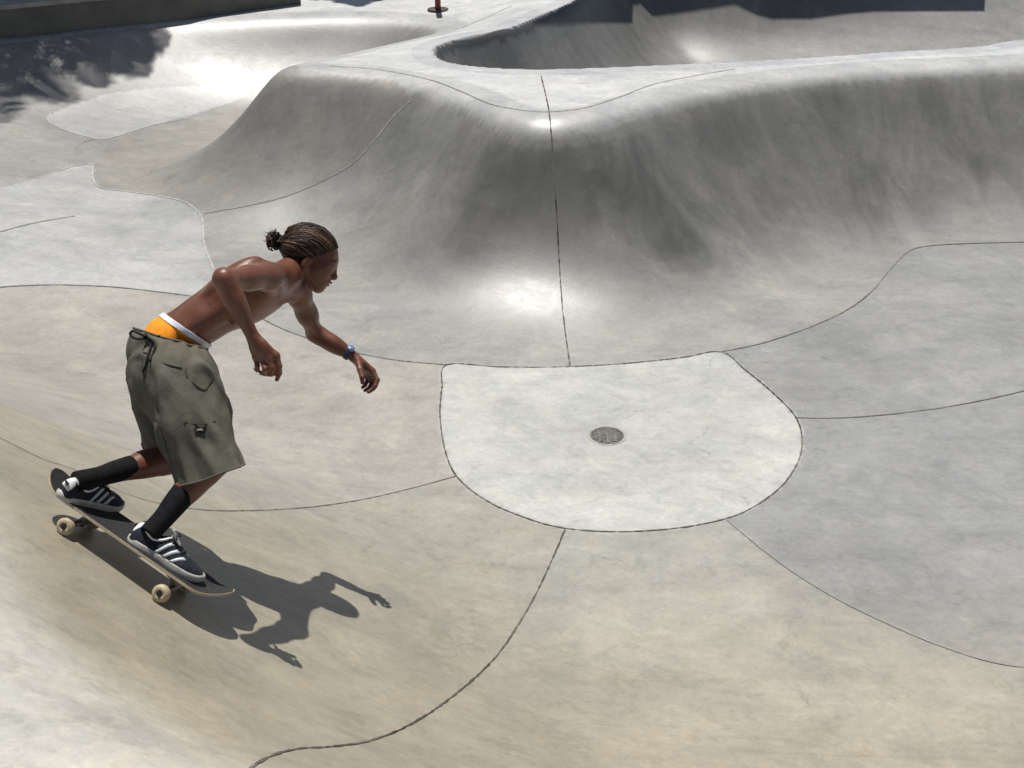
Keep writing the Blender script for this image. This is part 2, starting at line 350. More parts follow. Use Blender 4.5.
# trowel arcs: broken pale sweeps on distorted rings
wv = t.n('ShaderNodeTexWave', wave_type='RINGS', rings_direction='Z'); wv.inputs['Scale'].default_value = 1.1; wv.inputs['Distortion'].default_value = 9; wv.inputs['Detail'].default_value = 5; wv.inputs['Detail Scale'].default_value = 0.9; wv.inputs['Detail Roughness'].default_value = 0.7; t.l(ob, wv.inputs['Vector'])
col = t.mix(t.math('MULTIPLY', t.ramp(wv.outputs['Fac'], 0.90, 1.0, 0, 0.06), t.ramp(cl3, 0.40, 0.6, 0, 1)), col, (0.55, 0.54, 0.51))
for rot, sc_, off in ((0.5, 7.0, 3.1), (-0.75, 5.5, 9.7), (1.35, 6.0, 1.3)):
    ms = t.n('ShaderNodeMapping'); ms.inputs['Rotation'].default_value = (0, 0, rot); ms.inputs['Scale'].default_value = (0.28, sc_, 0.3); ms.inputs['Location'].default_value = (off, off, 0); t.l(ob, ms.inputs['Vector'])
    sn_ = t.noise(ms.outputs[0], 1.5, 8, 0.62, 0.5)
    col = t.mix(t.ramp(sn_, 0.60, 0.70, 0, 0.30), col, t.mix(1.0, col, (0.74, 0.735, 0.72), 'MULTIPLY'))
    col = t.mix(t.ramp(sn_, 0.38, 0.30, 0, 0.30), col, t.mix(1.0, col, (1.16, 1.155, 1.13), 'MULTIPLY'))
# hairlines: edges of large irregular cells, mostly faded
hv = t.n('ShaderNodeTexVoronoi', feature='DISTANCE_TO_EDGE'); hv.inputs['Scale'].default_value = 0.55
hm = t.n('ShaderNodeMapping'); dn = t.n('ShaderNodeTexNoise'); dn.inputs['Scale'].default_value = 2.5; dn.inputs['Detail'].default_value = 8; t.l(ob, dn.inputs['Vector'])
vm = t.n('ShaderNodeVectorMath', operation='MULTIPLY_ADD'); t.l(dn.outputs['Color'], vm.inputs[0]); vm.inputs[1].default_value = (0.7, 0.7, 0.7); t.l(ob, vm.inputs[2]); t.l(vm.outputs[0], hv.inputs['Vector'])
col = t.mix(t.math('MULTIPLY', t.ramp(hv.outputs['Distance'], 0.0, 0.0022, 0.5, 0), t.ramp(cl, 0.46, 0.52, 0, 1)), col, (0.15, 0.145, 0.13))
# dark pits, stains and a few pale chips
for sc_, r_, f_, c_ in ((5.5, 0.035, 0.7, (0.14, 0.135, 0.125)), (1.7, 0.022, 0.7, (0.10, 0.095, 0.085)), (3.1, 0.02, 0.6, (0.6, 0.59, 0.56))):
    vo = t.n('ShaderNodeTexVoronoi'); vo.inputs['Scale'].default_value = sc_; t.l(ob, vo.inputs['Vector'])
    col = t.mix(t.ramp(vo.outputs['Distance'], 0.0, r_, f_, 0.0), col, c_)
# dirt streaks and the painted shade, broken up down the faces
sx = t.n('ShaderNodeMapping'); sx.inputs['Scale'].default_value = (1.25, 0.75, 1); t.l(au.outputs['Vector'], sx.inputs['Vector'])
st = t.noise(sx.outputs[0], 1.5, 9, 0.64, 0.7)
sx2 = t.n('ShaderNodeMapping'); sx2.inputs['Scale'].default_value = (6.5, 1.5, 1); t.l(au.outputs['Vector'], sx2.inputs['Vector'])
st2 = t.noise(sx2.outputs[0], 1.0, 5, 0.6, 0.3)
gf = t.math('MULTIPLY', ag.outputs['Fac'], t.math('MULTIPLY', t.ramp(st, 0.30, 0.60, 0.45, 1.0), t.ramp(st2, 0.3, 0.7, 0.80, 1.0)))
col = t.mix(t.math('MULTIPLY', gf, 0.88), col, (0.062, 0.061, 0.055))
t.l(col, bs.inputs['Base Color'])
rr = t.ramp(t.noise(mp.outputs[0], 5, 6, 0.65, 0.8), 0.3, 0.7, 0.39, 0.455)
t.l(rr, bs.inputs['Roughness'])
bn = t.n('ShaderNodeBump'); bn.inputs['Strength'].default_value = 0.25; bn.inputs['Distance'].default_value = 0.003
t.l(t.math('ADD', t.math('MULTIPLY', t.noise(mp.outputs[0], 14, 8, 0.65, 1.0), 1.0), t.math('MULTIPLY', t.noise(ob, 220, 2), 0.12)), bn.inputs['Height']); t.l(bn.outputs[0], bs.inputs['Normal'])
GROUND = link('ground', gm, cm); tag(GROUND, kind='structure')

# ------------------------------------------------------------------ light, sky, camera
EL, AZ = math.radians(73), math.radians(6)      # sun height and its bearing (left of straight ahead)
SUN = np.array([-math.sin(AZ) * math.cos(EL), math.cos(AZ) * math.cos(EL), math.sin(EL)])
w = bpy.data.worlds.new('World'); scene.world = w; w.use_nodes = True
sk = w.node_tree.nodes.new('ShaderNodeTexSky'); sk.sky_type = 'NISHITA'; sk.sun_disc = False
sk.sun_elevation = EL; sk.sun_rotation = -AZ; sk.air_density = 1.0; sk.dust_density = 1.5
w.node_tree.links.new(sk.outputs[0], w.node_tree.nodes['Background'].inputs[0]); w.node_tree.nodes['Background'].inputs[1].default_value = 0.05
ld = bpy.data.lights.new('sun', 'SUN'); ld.energy = 4.8; ld.angle = math.radians(0.53); ld.color = (1.0, 0.965, 0.91)
lo = bpy.data.objects.new('sun', ld); COL.objects.link(lo); lo.rotation_euler = Vector(SUN).to_track_quat('Z', 'Y').to_euler(); lo.location = (0, 0, 30)
cd = bpy.data.cameras.new('camera'); cam = bpy.data.objects.new('camera', cd); COL.objects.link(cam)
cd.sensor_width = 36; cd.lens = FPX / 1024 * 36; cd.clip_end = 2000; cam.location = (0, 0, CAM_Z); cam.rotation_euler = (math.pi / 2 - PITCH, 0, 0)
scene.camera = cam
scene.view_settings.view_transform = 'Standard'; scene.view_settings.look = 'None'; scene.view_settings.gamma = 1; scene.view_settings.exposure = 0.08
# ------------------------------------------------------------------ drain
q = hit(607, 436); dr = bpy.data.objects.new('floor_drain', None); COL.objects.link(dr); dr.location = (q[0], q[1], q[2])
tag(dr, 'small round metal drain grate in the middle of the pale concrete floor pad', 'drain')
steel = simple_mat('drain_steel', (0.15, 0.15, 0.13), 0.6, 0.4, 0.2, 60, metal=0.3); black = simple_mat('drain_hole', (0.02, 0.02, 0.018), 0.9, 0.1)
mort = simple_mat('drain_mortar', (0.36, 0.36, 0.32), 0.85, 0.2, 0.15, 40)
def annulus(r0, r1, z0, z1, n=48):
    V_, F_ = [], []
    for k in range(n):
        a = 2 * math.pi * k / n; c, s_ = math.cos(a), math.sin(a)
        V_ += [(r0 * c, r0 * s_, z0), (r0 * c, r0 * s_, z1), (r1 * c, r1 * s_, z1), (r1 * c, r1 * s_, z0)]
    for k in range(n):
        for m in range(4): F_.append((k * 4 + m, k * 4 + (m + 1) % 4, ((k + 1) % n) * 4 + (m + 1) % 4, ((k + 1) % n) * 4 + m))
    return V_, F_
link('mortar_ring', mesh_from('mortar_ring', *annulus(0.094, 0.110, -0.004, 0.0035)), mort, dr)
link('rim', mesh_from('rim', *annulus(0.084, 0.095, -0.01, 0.007)), steel, dr)
bm = bmesh.new(); bmesh.ops.create_circle(bm, cap_ends=True, radius=0.084, segments=48, matrix=Matrix.Translation((0, 0, 0.0025))); link('sump', bm_mesh('sump', bm), black, dr)
bm = bmesh.new()
for k in range(-5, 6):
    y = k * 0.0145; w_ = math.sqrt(max(0, 0.083 ** 2 - (abs(y) + 0.005) ** 2)); box(bm, (-w_, y - 0.0052, 0.0032), (w_, y + 0.0052, 0.0062))
for k in (-1, 0, 1): box(bm, (k * 0.045 - 0.004, -0.066, 0.0030), (k * 0.045 + 0.004, 0.066, 0.0058))
link('grate', bm_mesh('grate', bm), steel, dr)

# ------------------------------------------------------------------ low wall behind the left bowl
wallm, ntw, bw_ = nodes_mat('wall_concrete_shaded', 0.8, 0.3); tw = NT(ntw); tcw = tw.n('ShaderNodeTexCoord')
tw.l(tw.mix(tw.ramp(tw.noise(tcw.outputs['Object'], 2.5, 8, 0.7), 0.3, 0.7, 0, 1), (0.10, 0.098, 0.088), (0.19, 0.18, 0.155)), bw_.inputs['Base Color'])  # dark concrete, with the shade on its front painted in as well
capm = simple_mat('wall_top_lit', (0.33, 0.32, 0.29), 0.8, 0.3, 0.15, 6)  # paler top: the light it catches is put into the colour
base = [atz(-620, 108, 0.89), atz(-160, 58, 0.89), atz(0, 37, 0.89), atz(95, 27, 0.89), atz(190, 18, 0.89), atz(260, 9, 0.89), atz(301, 4, 0.89)]
def extrude_line(P, h0, h1, th, off=0.0):
    V_, F_ = [], []
    for i_, p in enumerate(P):
        a = P[max(i_ - 1, 0)]; c = P[min(i_ + 1, len(P) - 1)]; d = (c - a)[:2]; d = d / np.linalg.norm(d); nn = np.array([-d[1], d[0]])
        f = p[:2] - nn * off; k = p[:2] + nn * (th + off)
        V_ += [(*f, h0), (*f, h1), (*k, h1), (*k, h0)]
    for i_ in range(len(P) - 1):
        for m in range(4): F_.append((i_ * 4 + m, i_ * 4 + (m + 1) % 4, i_ * 4 + 4 + (m + 1) % 4, i_ * 4 + 4 + m))
    F_.append((0, 3, 2, 1)); l_ = (len(P) - 1) * 4; F_.append((l_, l_ + 1, l_ + 2, l_ + 3)); return V_, F_
lw = bpy.data.objects.new('low_wall', None); COL.objects.link(lw); lw.location = (0, 0, 0)
tag(lw, 'low dark concrete retaining wall along the deck behind the far left bowl', 'wall')
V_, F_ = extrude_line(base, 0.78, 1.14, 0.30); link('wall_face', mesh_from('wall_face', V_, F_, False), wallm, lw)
V_, F_ = extrude_line(base, 1.143, 1.185, 0.30, 0.02); link('wall_cap', mesh_from('wall_cap', V_, F_, False), capm, lw)
# ------------------------------------------------------------------ rusty post on its base plate
pb = hit(438, 10); post = bpy.data.objects.new('post', None); COL.objects.link(post); post.location = tuple(pb); tag(post, 'short rust red steel post on a round dark base plate standing on the deck', 'post')
rust = simple_mat('rusty_paint', (0.27, 0.065, 0.03), 0.6, 0.4, 0.25, 25); plate = simple_mat('plate_steel', (0.06, 0.045, 0.04), 0.6, 0.4)
def lathe(prof, n=28):
    V_, F_ = [], []
    for r, z in prof:
        for k in range(n): a = 2 * math.pi * k / n; V_.append((r * math.cos(a), r * math.sin(a), z))
    for i_ in range(len(prof) - 1):
        for k in range(n): F_.append((i_ * n + k, i_ * n + (k + 1) % n, (i_ + 1) * n + (k + 1) % n, (i_ + 1) * n + k))
    F_.append(tuple(range(n))[::-1]); F_.append(tuple((len(prof) - 1) * n + k for k in range(n))); return V_, F_
link('base_plate', mesh_from('base_plate', *lathe([(0.112, 0.0), (0.112, 0.010), (0.104, 0.016), (0.04, 0.017)])), plate, post)
link('pole', mesh_from('pole', *lathe([(0.034, 0.017), (0.031, 0.03), (0.031, 1.02), (0.026, 1.045), (0.010, 1.055)])), rust, post)
# ------------------------------------------------------------------ trees behind the wall: they throw the shade on the left bowl
barkm = simple_mat('palm_bark', (0.11, 0.085, 0.06), 0.9, 0.2, 0.25, 12, 0.6, 40); leafm = simple_mat('palm_leaf', (0.045, 0.085, 0.025), 0.55, 0.4, 0.25, 5)
def palm(name, base_, top, nf, R, seed, label):
    rr_ = random.Random(seed); o = bpy.data.objects.new(name, None); COL.objects.link(o); o.location = base_; tag(o, label, 'palm tree', 'palms behind the low wall')
    H = top[2] - base_[2]; tx_, ty_ = top[0] - base_[0], top[1] - base_[1]; V_, F_ = [], []; n = 14; m = 26
    for i_ in range(m + 1):
        u = i_ / m; r = 0.17 - 0.07 * u + 0.012 * (i_ % 2) + 0.08 * max(0, 0.06 - u) / 0.06
        for k in range(n): a = 2 * math.pi * k / n; V_.append((tx_ * u * u + r * math.cos(a), ty_ * u * u + r * math.sin(a), H * u))
    for i_ in range(m):
        for k in range(n): F_.append((i_ * n + k, i_ * n + (k + 1) % n, (i_ + 1) * n + (k + 1) % n, (i_ + 1) * n + k))
    link('trunk', mesh_from('trunk', V_, F_), barkm, o)
    V_, F_ = [], []
    for f in range(nf):
        az = 2 * math.pi * f / nf + rr_.uniform(-0.2, 0.2); el = rr_.uniform(-0.25, 1.1); L_ = R * rr_.uniform(0.8, 1.1); d = np.array([math.cos(az), math.sin(az), 0.0]); s_ = np.array([-d[1], d[0], 0.0]); p = np.array([tx_, ty_, H]); e = el; pts = [p]
        for k in range(24): p = p + (d * math.cos(e) + np.array([0, 0, math.sin(e)])) * (L_ / 24); pts.append(p); e -= 0.05 + 0.02 * rr_.random()
        for k in range(1, 25):
            p = pts[k]; dd = nrm_(pts[k] - pts[k - 1]); up_ = np.cross(s_, dd); ll = 0.52 * R / 1.6 * math.sin(math.pi * min(1, (k + 3) / 28)) ** 0.7
            for sd in (-1, 1):
                t1 = nrm_(s_ * sd * 0.85 + dd * 0.55 - up_ * 0.25 * sd * 0 - np.array([0, 0, 0.25])) * ll * rr_.uniform(0.8, 1.1); w_ = dd * 0.019; q0 = len(V_)
                V_ += [p - w_, p + w_, p + t1 * 0.55 + w_ * 1.1 - np.array([0, 0, 0.01]), p + t1 * 0.55 - w_ * 1.1, p + t1 - np.array([0, 0, 0.10 * ll])]; F_ += [(q0, q0 + 1, q0 + 2, q0 + 3), (q0 + 3, q0 + 2, q0 + 4)]
    link('crown', mesh_from('crown', V_, F_, False), leafm, o); return o
def nrm_(v): return v / np.linalg.norm(v)
sh_ = hit(45, 48) + np.array([0.0, 0.6, 0]); T = sh_ + SUN * (4.6 / SUN[2]); palm('palm_tree', (T[0] - 0.4, T[1] + 0.6, 1.0), tuple(T), 19, 1.3, 3, 'leaning feather palm behind the low wall, nearest the post')
sh_ = hit(112, 26) + np.array([0.0, 0.45, 0]); T = sh_ + SUN * (4.2 / SUN[2]); palm('palm_tree', (T[0] + 0.3, T[1] + 0.7, 1.0), tuple(T), 17, 0.95, 5, 'short feather palm behind the low wall, the smallest of the palms')
sh_ = hit(-60, 50) + np.array([0, 0.6, 0]); T = sh_ + SUN * (5.2 / SUN[2]); palm('palm_tree', (T[0] - 0.2, T[1] + 0.8, 1.0), tuple(T), 22, 1.5, 8, 'tall feather palm behind the low wall, farthest left of the palms')
sh_ = atz(352, -17, 1.0); T = sh_ + SUN * (3.4 / SUN[2]); palm('palm_tree', (T[0] + 0.2, T[1] + 0.9, 1.0), tuple(T), 26, 0.75, 9, 'young feather palm on the deck right of the low wall end')
# ------------------------------------------------------------------ unseen sheet added beyond the far bowl, outline cut to cast the dark shape
CZ = 3.7
out = [(588, -8), (578, -1), (550, 13), (532, 22), (632, 22), (633, 4), (640, 2), (652, 14), (690, 9), (735, 2), (745, 7), (757, 13), (772, 17), (812, 17), (840, 13), (872, 10), (984, 10), (985, -8)]
ro = []; dense = []
for a_, c_ in zip(out[:-1], out[1:]):
    m_ = max(1, int(math.hypot(c_[0] - a_[0], c_[1] - a_[1]) / 7)); dense += [(a_[0] + (c_[0] - a_[0]) * k / m_, a_[1] + (c_[1] - a_[1]) * k / m_) for k in range(m_)]
for p in dense + [out[-1]]:
    h_ = hit(*p); ro.append(h_ + SUN * ((CZ - h_[2]) / SUN[2]))
front = np.array([[p[0], p[1]] for p in ro]); bk = front[:, 1].max() + 3.0
bm = bmesh.new(); lo_v = [bm.verts.new((x, y, CZ)) for x, y in front] + [bm.verts.new((front[-1, 0], bk, CZ)), bm.verts.new((front[0, 0], bk, CZ))]
f = bm.faces.new(lo_v); r = bmesh.ops.extrude_face_region(bm, geom=[f]); bmesh.ops.translate(bm, verts=[v for v in r['geom'] if isinstance(v, bmesh.types.BMVert)], vec=(0, 0, 0.06))
cn = bpy.data.objects.new('shadow_caster', None); COL.objects.link(cn); cn.location = (4.0, bk, 1.1); tag(cn, 'unseen flat sheet on posts, added beyond the far bowl to cast a shadow', 'light_blocker')
me = bm_mesh('caster_top', bm); me.transform(Matrix.Translation((-4.0, -bk, -1.1))); castm = simple_mat('caster_sheet', (0.05, 0.055, 0.06), 0.7, 0.3); link('caster_top', me, castm, cn)
for x, y in ((front[0, 0] + 0.3, bk - 0.3), (front[-1, 0] - 0.3, bk - 0.3), (front[0, 0] + 0.3, bk - 2.4), (front[-1, 0] - 0.3, bk - 2.4)):
    link('caster_post', mesh_from('caster_post', *lathe([(0.09, 0), (0.09, 0.012), (0.045, 0.014), (0.045, CZ - 1.1)])), plate, cn, (x - 4.0, y - bk, 0))
# ================================================================== implicit surfaces (limbs and muscles blended into one skin)
def nrm(v): v = np.asarray(v, float); return v / np.linalg.norm(v)
def cap(a, b, r0, r1, g=0): return ('c', np.array(a, float), np.array(b, float), r0, r1, g)
def ell(c, ax, r, g=0): return ('e', np.array(c, float), np.array([nrm(x) for x in ax]), np.array(r, float), g)
def frame(x, y):
    x = nrm(x); y = np.asarray(y, float); y = nrm(y - x * np.dot(x, y)); return np.array([x, y, np.cross(x, y)])
def evalp(P, prims, ks, kk):
    G = {}
    for p in prims:
        if p[0] == 'c':
            _, a, b, r0, r1, g = p; ab = b - a; L2 = max(ab @ ab, 1e-9); t_ = np.clip((P - a) @ ab / L2, 0, 1)
            q = P - a - t_[:, None] * ab; l = np.sqrt((q * q).sum(1)) + 1e-9; d = l - (r0 + (r1 - r0) * t_); n = q / l[:, None]
        else:
            _, c, R, r, g = p; q = (P - c) @ R.T; k0 = np.sqrt(((q / r) ** 2).sum(1)) + 1e-9; k1 = np.sqrt(((q / r ** 2) ** 2).sum(1)) + 1e-9
            d = k0 * (k0 - 1) / k1; n = ((q / r ** 2) / k1[:, None]) @ R
        w_ = np.exp(np.clip(-d / ks[g], -60, 60)); s = G.setdefault(g, [np.zeros(len(P)), np.zeros((len(P), 3))]); s[0] += w_; s[1] += w_[:, None] * n
    W = np.zeros(len(P)); N = np.zeros((len(P), 3))
    for g, (w_, n) in G.items():
        f = -ks[g] * np.log(w_ + 1e-30); e = np.exp(np.clip(-f / kk, -60, 60)); W += e; N += e[:, None] * n / (w_[:, None] + 1e-30)
    return -kk * np.log(W + 1e-30), N / (W[:, None] + 1e-30)
def implicit(name, prims, voxel, ks, kk, it=4, grow=0.002):
    bm = bmesh.new()
    for p in prims:
        if p[0] == 'c':
            _, a, b, r0, r1, g = p; tmp = bmesh.new()
            for c, r in ((a, r0), (b, r1)):
                bmesh.ops.create_icosphere(tmp, subdivisions=2, radius=r + grow, matrix=Matrix.Translation(Vector(c)))
            h = bmesh.ops.convex_hull(tmp, input=tmp.verts); bmesh.ops.delete(tmp, geom=list({v for v in h['geom_interior'] if isinstance(v, bmesh.types.BMVert)}), context='VERTS')
            me = bpy.data.meshes.new('t'); tmp.to_mesh(me); tmp.free(); bm.from_mesh(me); bpy.data.meshes.remove(me)
        else:
            _, c, R, r, g = p; M = Matrix([[R[k][i_] * (r[k] + grow) for k in range(3)] + [c[i_]] for i_ in range(3)] + [[0, 0, 0, 1]])
            bmesh.ops.create_icosphere(bm, subdivisions=3, radius=1.0, matrix=M)
    bmesh.ops.recalc_face_normals(bm, faces=bm.faces)
    me = bpy.data.meshes.new('t'); bm.to_mesh(me); bm.free(); o = bpy.data.objects.new('t', me); COL.objects.link(o)
    md = o.modifiers.new('r', 'REMESH'); md.mode = 'VOXEL'; md.voxel_size = voxel
    dg = bpy.context.evaluated_depsgraph_get(); dg.update(); out = bpy.data.meshes.new_from_object(o.evaluated_get(dg)); bpy.data.objects.remove(o); bpy.data.meshes.remove(me)
    out.name = name; n = len(out.vertices); P = np.zeros(n * 3, np.float32); out.vertices.foreach_get('co', P); P = P.reshape(-1, 3).astype(float)
    for _ in range(it):
        f, N = evalp(P, prims, ks, kk); g2 = (N * N).sum(1) + 1e-6; P -= np.clip(f / g2, -0.012, 0.012)[:, None] * N * 0.9
    # tangential smoothing evens out the voxel grid, then back to the surface
    E = np.zeros(len(out.edges) * 2, np.int32); out.edges.foreach_get('vertices', E); E = E.reshape(-1, 2)
    for _ in range(3):
        A = np.zeros_like(P); c = np.zeros(n); np.add.at(A, E[:, 0], P[E[:, 1]]); np.add.at(A, E[:, 1], P[E[:, 0]]); np.add.at(c, E.ravel(), 1)
        P = P * 0.4 + 0.6 * A / c[:, None]
        f, N = evalp(P, prims, ks, kk); g2 = (N * N).sum(1) + 1e-6; P -= np.clip(f / g2, -0.012, 0.012)[:, None] * N
    out.vertices.foreach_set('co', P.astype(np.float32).ravel()); out.update()
    out.polygons.foreach_set('use_smooth', [True] * len(out.polygons)); return out
def cutmesh(me, co, no, keep='neg'):
    """trim a mesh with a plane; the normal points at what is removed"""
    bm = bmesh.new(); bm.from_mesh(me)
    bmesh.ops.bisect_plane(bm, geom=bm.verts[:] + bm.edges[:] + bm.faces[:], dist=1e-5, plane_co=Vector(co), plane_no=Vector(no), clear_outer=True)
    bm.to_mesh(me); bm.free(); me.update(); return me
def shell(me, th):
    """give an open cloth surface its thickness, inwards"""
    bm = bmesh.new(); bm.from_mesh(me); bmesh.ops.recalc_face_normals(bm, faces=bm.faces)
    bmesh.ops.solidify(bm, geom=bm.faces[:], thickness=th); bm.to_mesh(me); bm.free(); me.update()
    me.polygons.foreach_set('use_smooth', [True] * len(me.polygons)); return me
def tube(pts, rad, n=16, caps=True, sub=6, flat=None):
    pts = np.array(pts, float); rad = np.array(rad, float)
    C = catmull(np.c_[pts, rad], sub, False) if sub > 1 and len(pts) > 2 else (np.c_[pts, rad] if len(pts) > 2 or sub <= 1 else np.array([np.r_[pts[0] * (1 - u) + pts[1] * u, rad[0] * (1 - u) + rad[1] * u] for u in np.linspace(0, 1, sub + 1)]))
    P, R = C[:, :3], C[:, 3]; T = np.gradient(P, axis=0); V_ = []; F_ = []
    up = np.array([0.3, 0.2, 0.9]); x = nrm(np.cross(T[0], up))
    for i_, (p, r, t_) in enumerate(zip(P, R, T)):
        t_ = nrm(t_); x = nrm(x - t_ * (x @ t_)); y = np.cross(t_, x)
        for k in range(n):
            a = 2 * math.pi * k / n; V_.append(p + r * (x * math.cos(a) + y * math.sin(a) * (flat or 1)))
    m = len(P)
    for i_ in range(m - 1):
        for k in range(n): F_.append((i_ * n + k, i_ * n + (k + 1) % n, (i_ + 1) * n + (k + 1) % n, (i_ + 1) * n + k))
    if caps:
        V_.append(P[0]); V_.append(P[-1]); a, b = len(V_) - 2, len(V_) - 1
        for k in range(n): F_.append((a, (k + 1) % n, k)); F_.append((b, (m - 1) * n + k, (m - 1) * n + (k + 1) % n))
    return V_, F_
def join(parts):
    V_, F_ = [], []
    for v, f in parts:
        o = len(V_); V_ += [tuple(x) for x in v]; F_ += [tuple(i_ + o for i_ in q) for q in f]
    return V_, F_
def empty(name, loc, rot=None):
    o = bpy.data.objects.new(name, None); COL.objects.link(o); o.location = Vector(loc)
    if rot is not None: o.rotation_mode = 'QUATERNION'; o.rotation_quaternion = rot
    o.empty_display_size = 0.1; return o

# ================================================================== skateboard, standing on the bank on its four wheels
WR, WW = 0.031, 0.034                      # wheel radius and width
wa, wb = hit(62, 534), hit(156, 601)       # where the two near wheels touch
fx = nrm(wb - wa); mid = (wa + wb) / 2
gxx, gyy = grad(mid[0] + 0.03, mid[1] + 0.1, 0.12); n0 = nrm((-gxx, -gyy, 1)); fy = nrm(np.cross(n0, fx)); fz = np.cross(fx, fy)
WB = 0.41; half = 0.098
# settle: shift along the normal until the wheels rest on the curved concrete
org = mid + fy * half
def wheelc(sx, sy, o): return o + fx * (sx * WB / 2) + fy * (sy * half) + fz * WR
for _ in range(8):
    e = {}
    for sx in (-1, 1):
        for sy in (-1, 1):
            c = wheelc(sx, sy, org); g = grad(c[0], c[1], 0.03); nn = nrm((-g[0], -g[1], 1)); q = c - nn * WR; e[sx, sy] = (q[2] - hz(q[0], q[1])) * nn[2]
    org = org - fz * (sum(e.values()) / 4)
    ax_ = ((e[1, 1] + e[1, -1]) - (e[-1, 1] + e[-1, -1])) / 2 / WB; ay_ = ((e[1, 1] + e[-1, 1]) - (e[1, -1] + e[-1, -1])) / 2 / (2 * half)
    fx = nrm(fx - fz * ax_); fy = nrm(fy - fz * ay_); fy = nrm(fy - fx * (fx @ fy)); fz = np.cross(fx, fy)
print('wheel gaps', {k: round(float(v), 4) for k, v in e.items()}, 'board', org.round(3), fx.round(2), fy.round(2), fz.round(2))
BM = Matrix([[fx[i_], fy[i_], fz[i_]] for i_ in range(3)])
board = empty('skateboard', org, BM.to_quaternion())
tag(board, 'black topped skateboard with off white wheels rolling down the bank under the skater', 'skateboard')
DL, DW, DZ = 0.390, 0.102, 0.098
def deckz(x, y):
    a = abs(x); k = max(0, a - 0.285); z = DZ + 0.60 * k * k / (k + 0.06) + 0.5 * k * k
    return z + 0.8 * y * y * (1 - min(1, k / 0.06))
def deckw(x):
    a = abs(x) / DL
    return DW if a < 0.62 else DW * (max(0, 1 - ((a - 0.62) / 0.38) ** 2.25)) ** 0.5
def deck_sheet(z0, z1, inset=0.0, zz=0):
    xs = np.concatenate([np.linspace(-DL + inset, -0.25, 22), np.linspace(-0.22, 0.22, 9), np.linspace(0.25, DL - inset, 22)]); xs = np.sin(xs / (DL - inset) * math.pi / 2 * 0.9999) * 0 + xs
    V_, F_ = [], []; m = 12
    for x in xs:
        w_ = max(deckw(x * (DL - 1e-4) / (DL - inset)) - inset, 0.0015)
        for k in range(m + 1):
            y = -w_ + 2 * w_ * k / m; V_.append((x, y, deckz(x, y) + z1))
    o_ = len(V_)
    V_ += [(x, y, z - z1 + z0) for x, y, z in V_]
    M_ = len(xs)
    for i_ in range(M_ - 1):
        for k in range(m):
            a = i_ * (m + 1) + k; F_.append((a, a + m + 1, a + m + 2, a + 1)); F_.append((o_ + a, o_ + a + 1, o_ + a + m + 2, o_ + a + m + 1))
        for a, b in ((i_ * (m + 1), (i_ + 1) * (m + 1)), ((i_ + 1) * (m + 1) + m, i_ * (m + 1) + m)): F_.append((a, o_ + a, o_ + b, b))
    for b, s in ((0, 1), ((M_ - 1) * (m + 1), -1)):
        for k in range(m):
            q = (b + k, b + k + 1, o_ + b + k + 1, o_ + b + k); F_.append(q if s > 0 else q[::-1])
    return V_, F_
ply = simple_mat('maple_ply', (0.44, 0.37, 0.27), 0.45, 0.5, 0.1, 60)
grip = simple_mat('grip_tape', (0.022, 0.022, 0.025), 0.75, 0.35, 0.25, 90, 0.5, 900)
metal = simple_mat('truck_metal', (0.16, 0.155, 0.15), 0.45, 0.5, 0.15, 60, metal=0.7)
ureth = simple_mat('wheel_urethane', (0.43, 0.36, 0.24), 0.5, 0.5, 0.12, 80)
dark = simple_mat('dark_metal', (0.03, 0.03, 0.03), 0.5, 0.5)
link('deck', mesh_from('deck', *deck_sheet(-0.0095, 0.0), smooth=False), ply, board)
link('grip_tape', mesh_from('grip_tape', *deck_sheet(0.0006, 0.0022, 0.0035), smooth=False), grip, board)
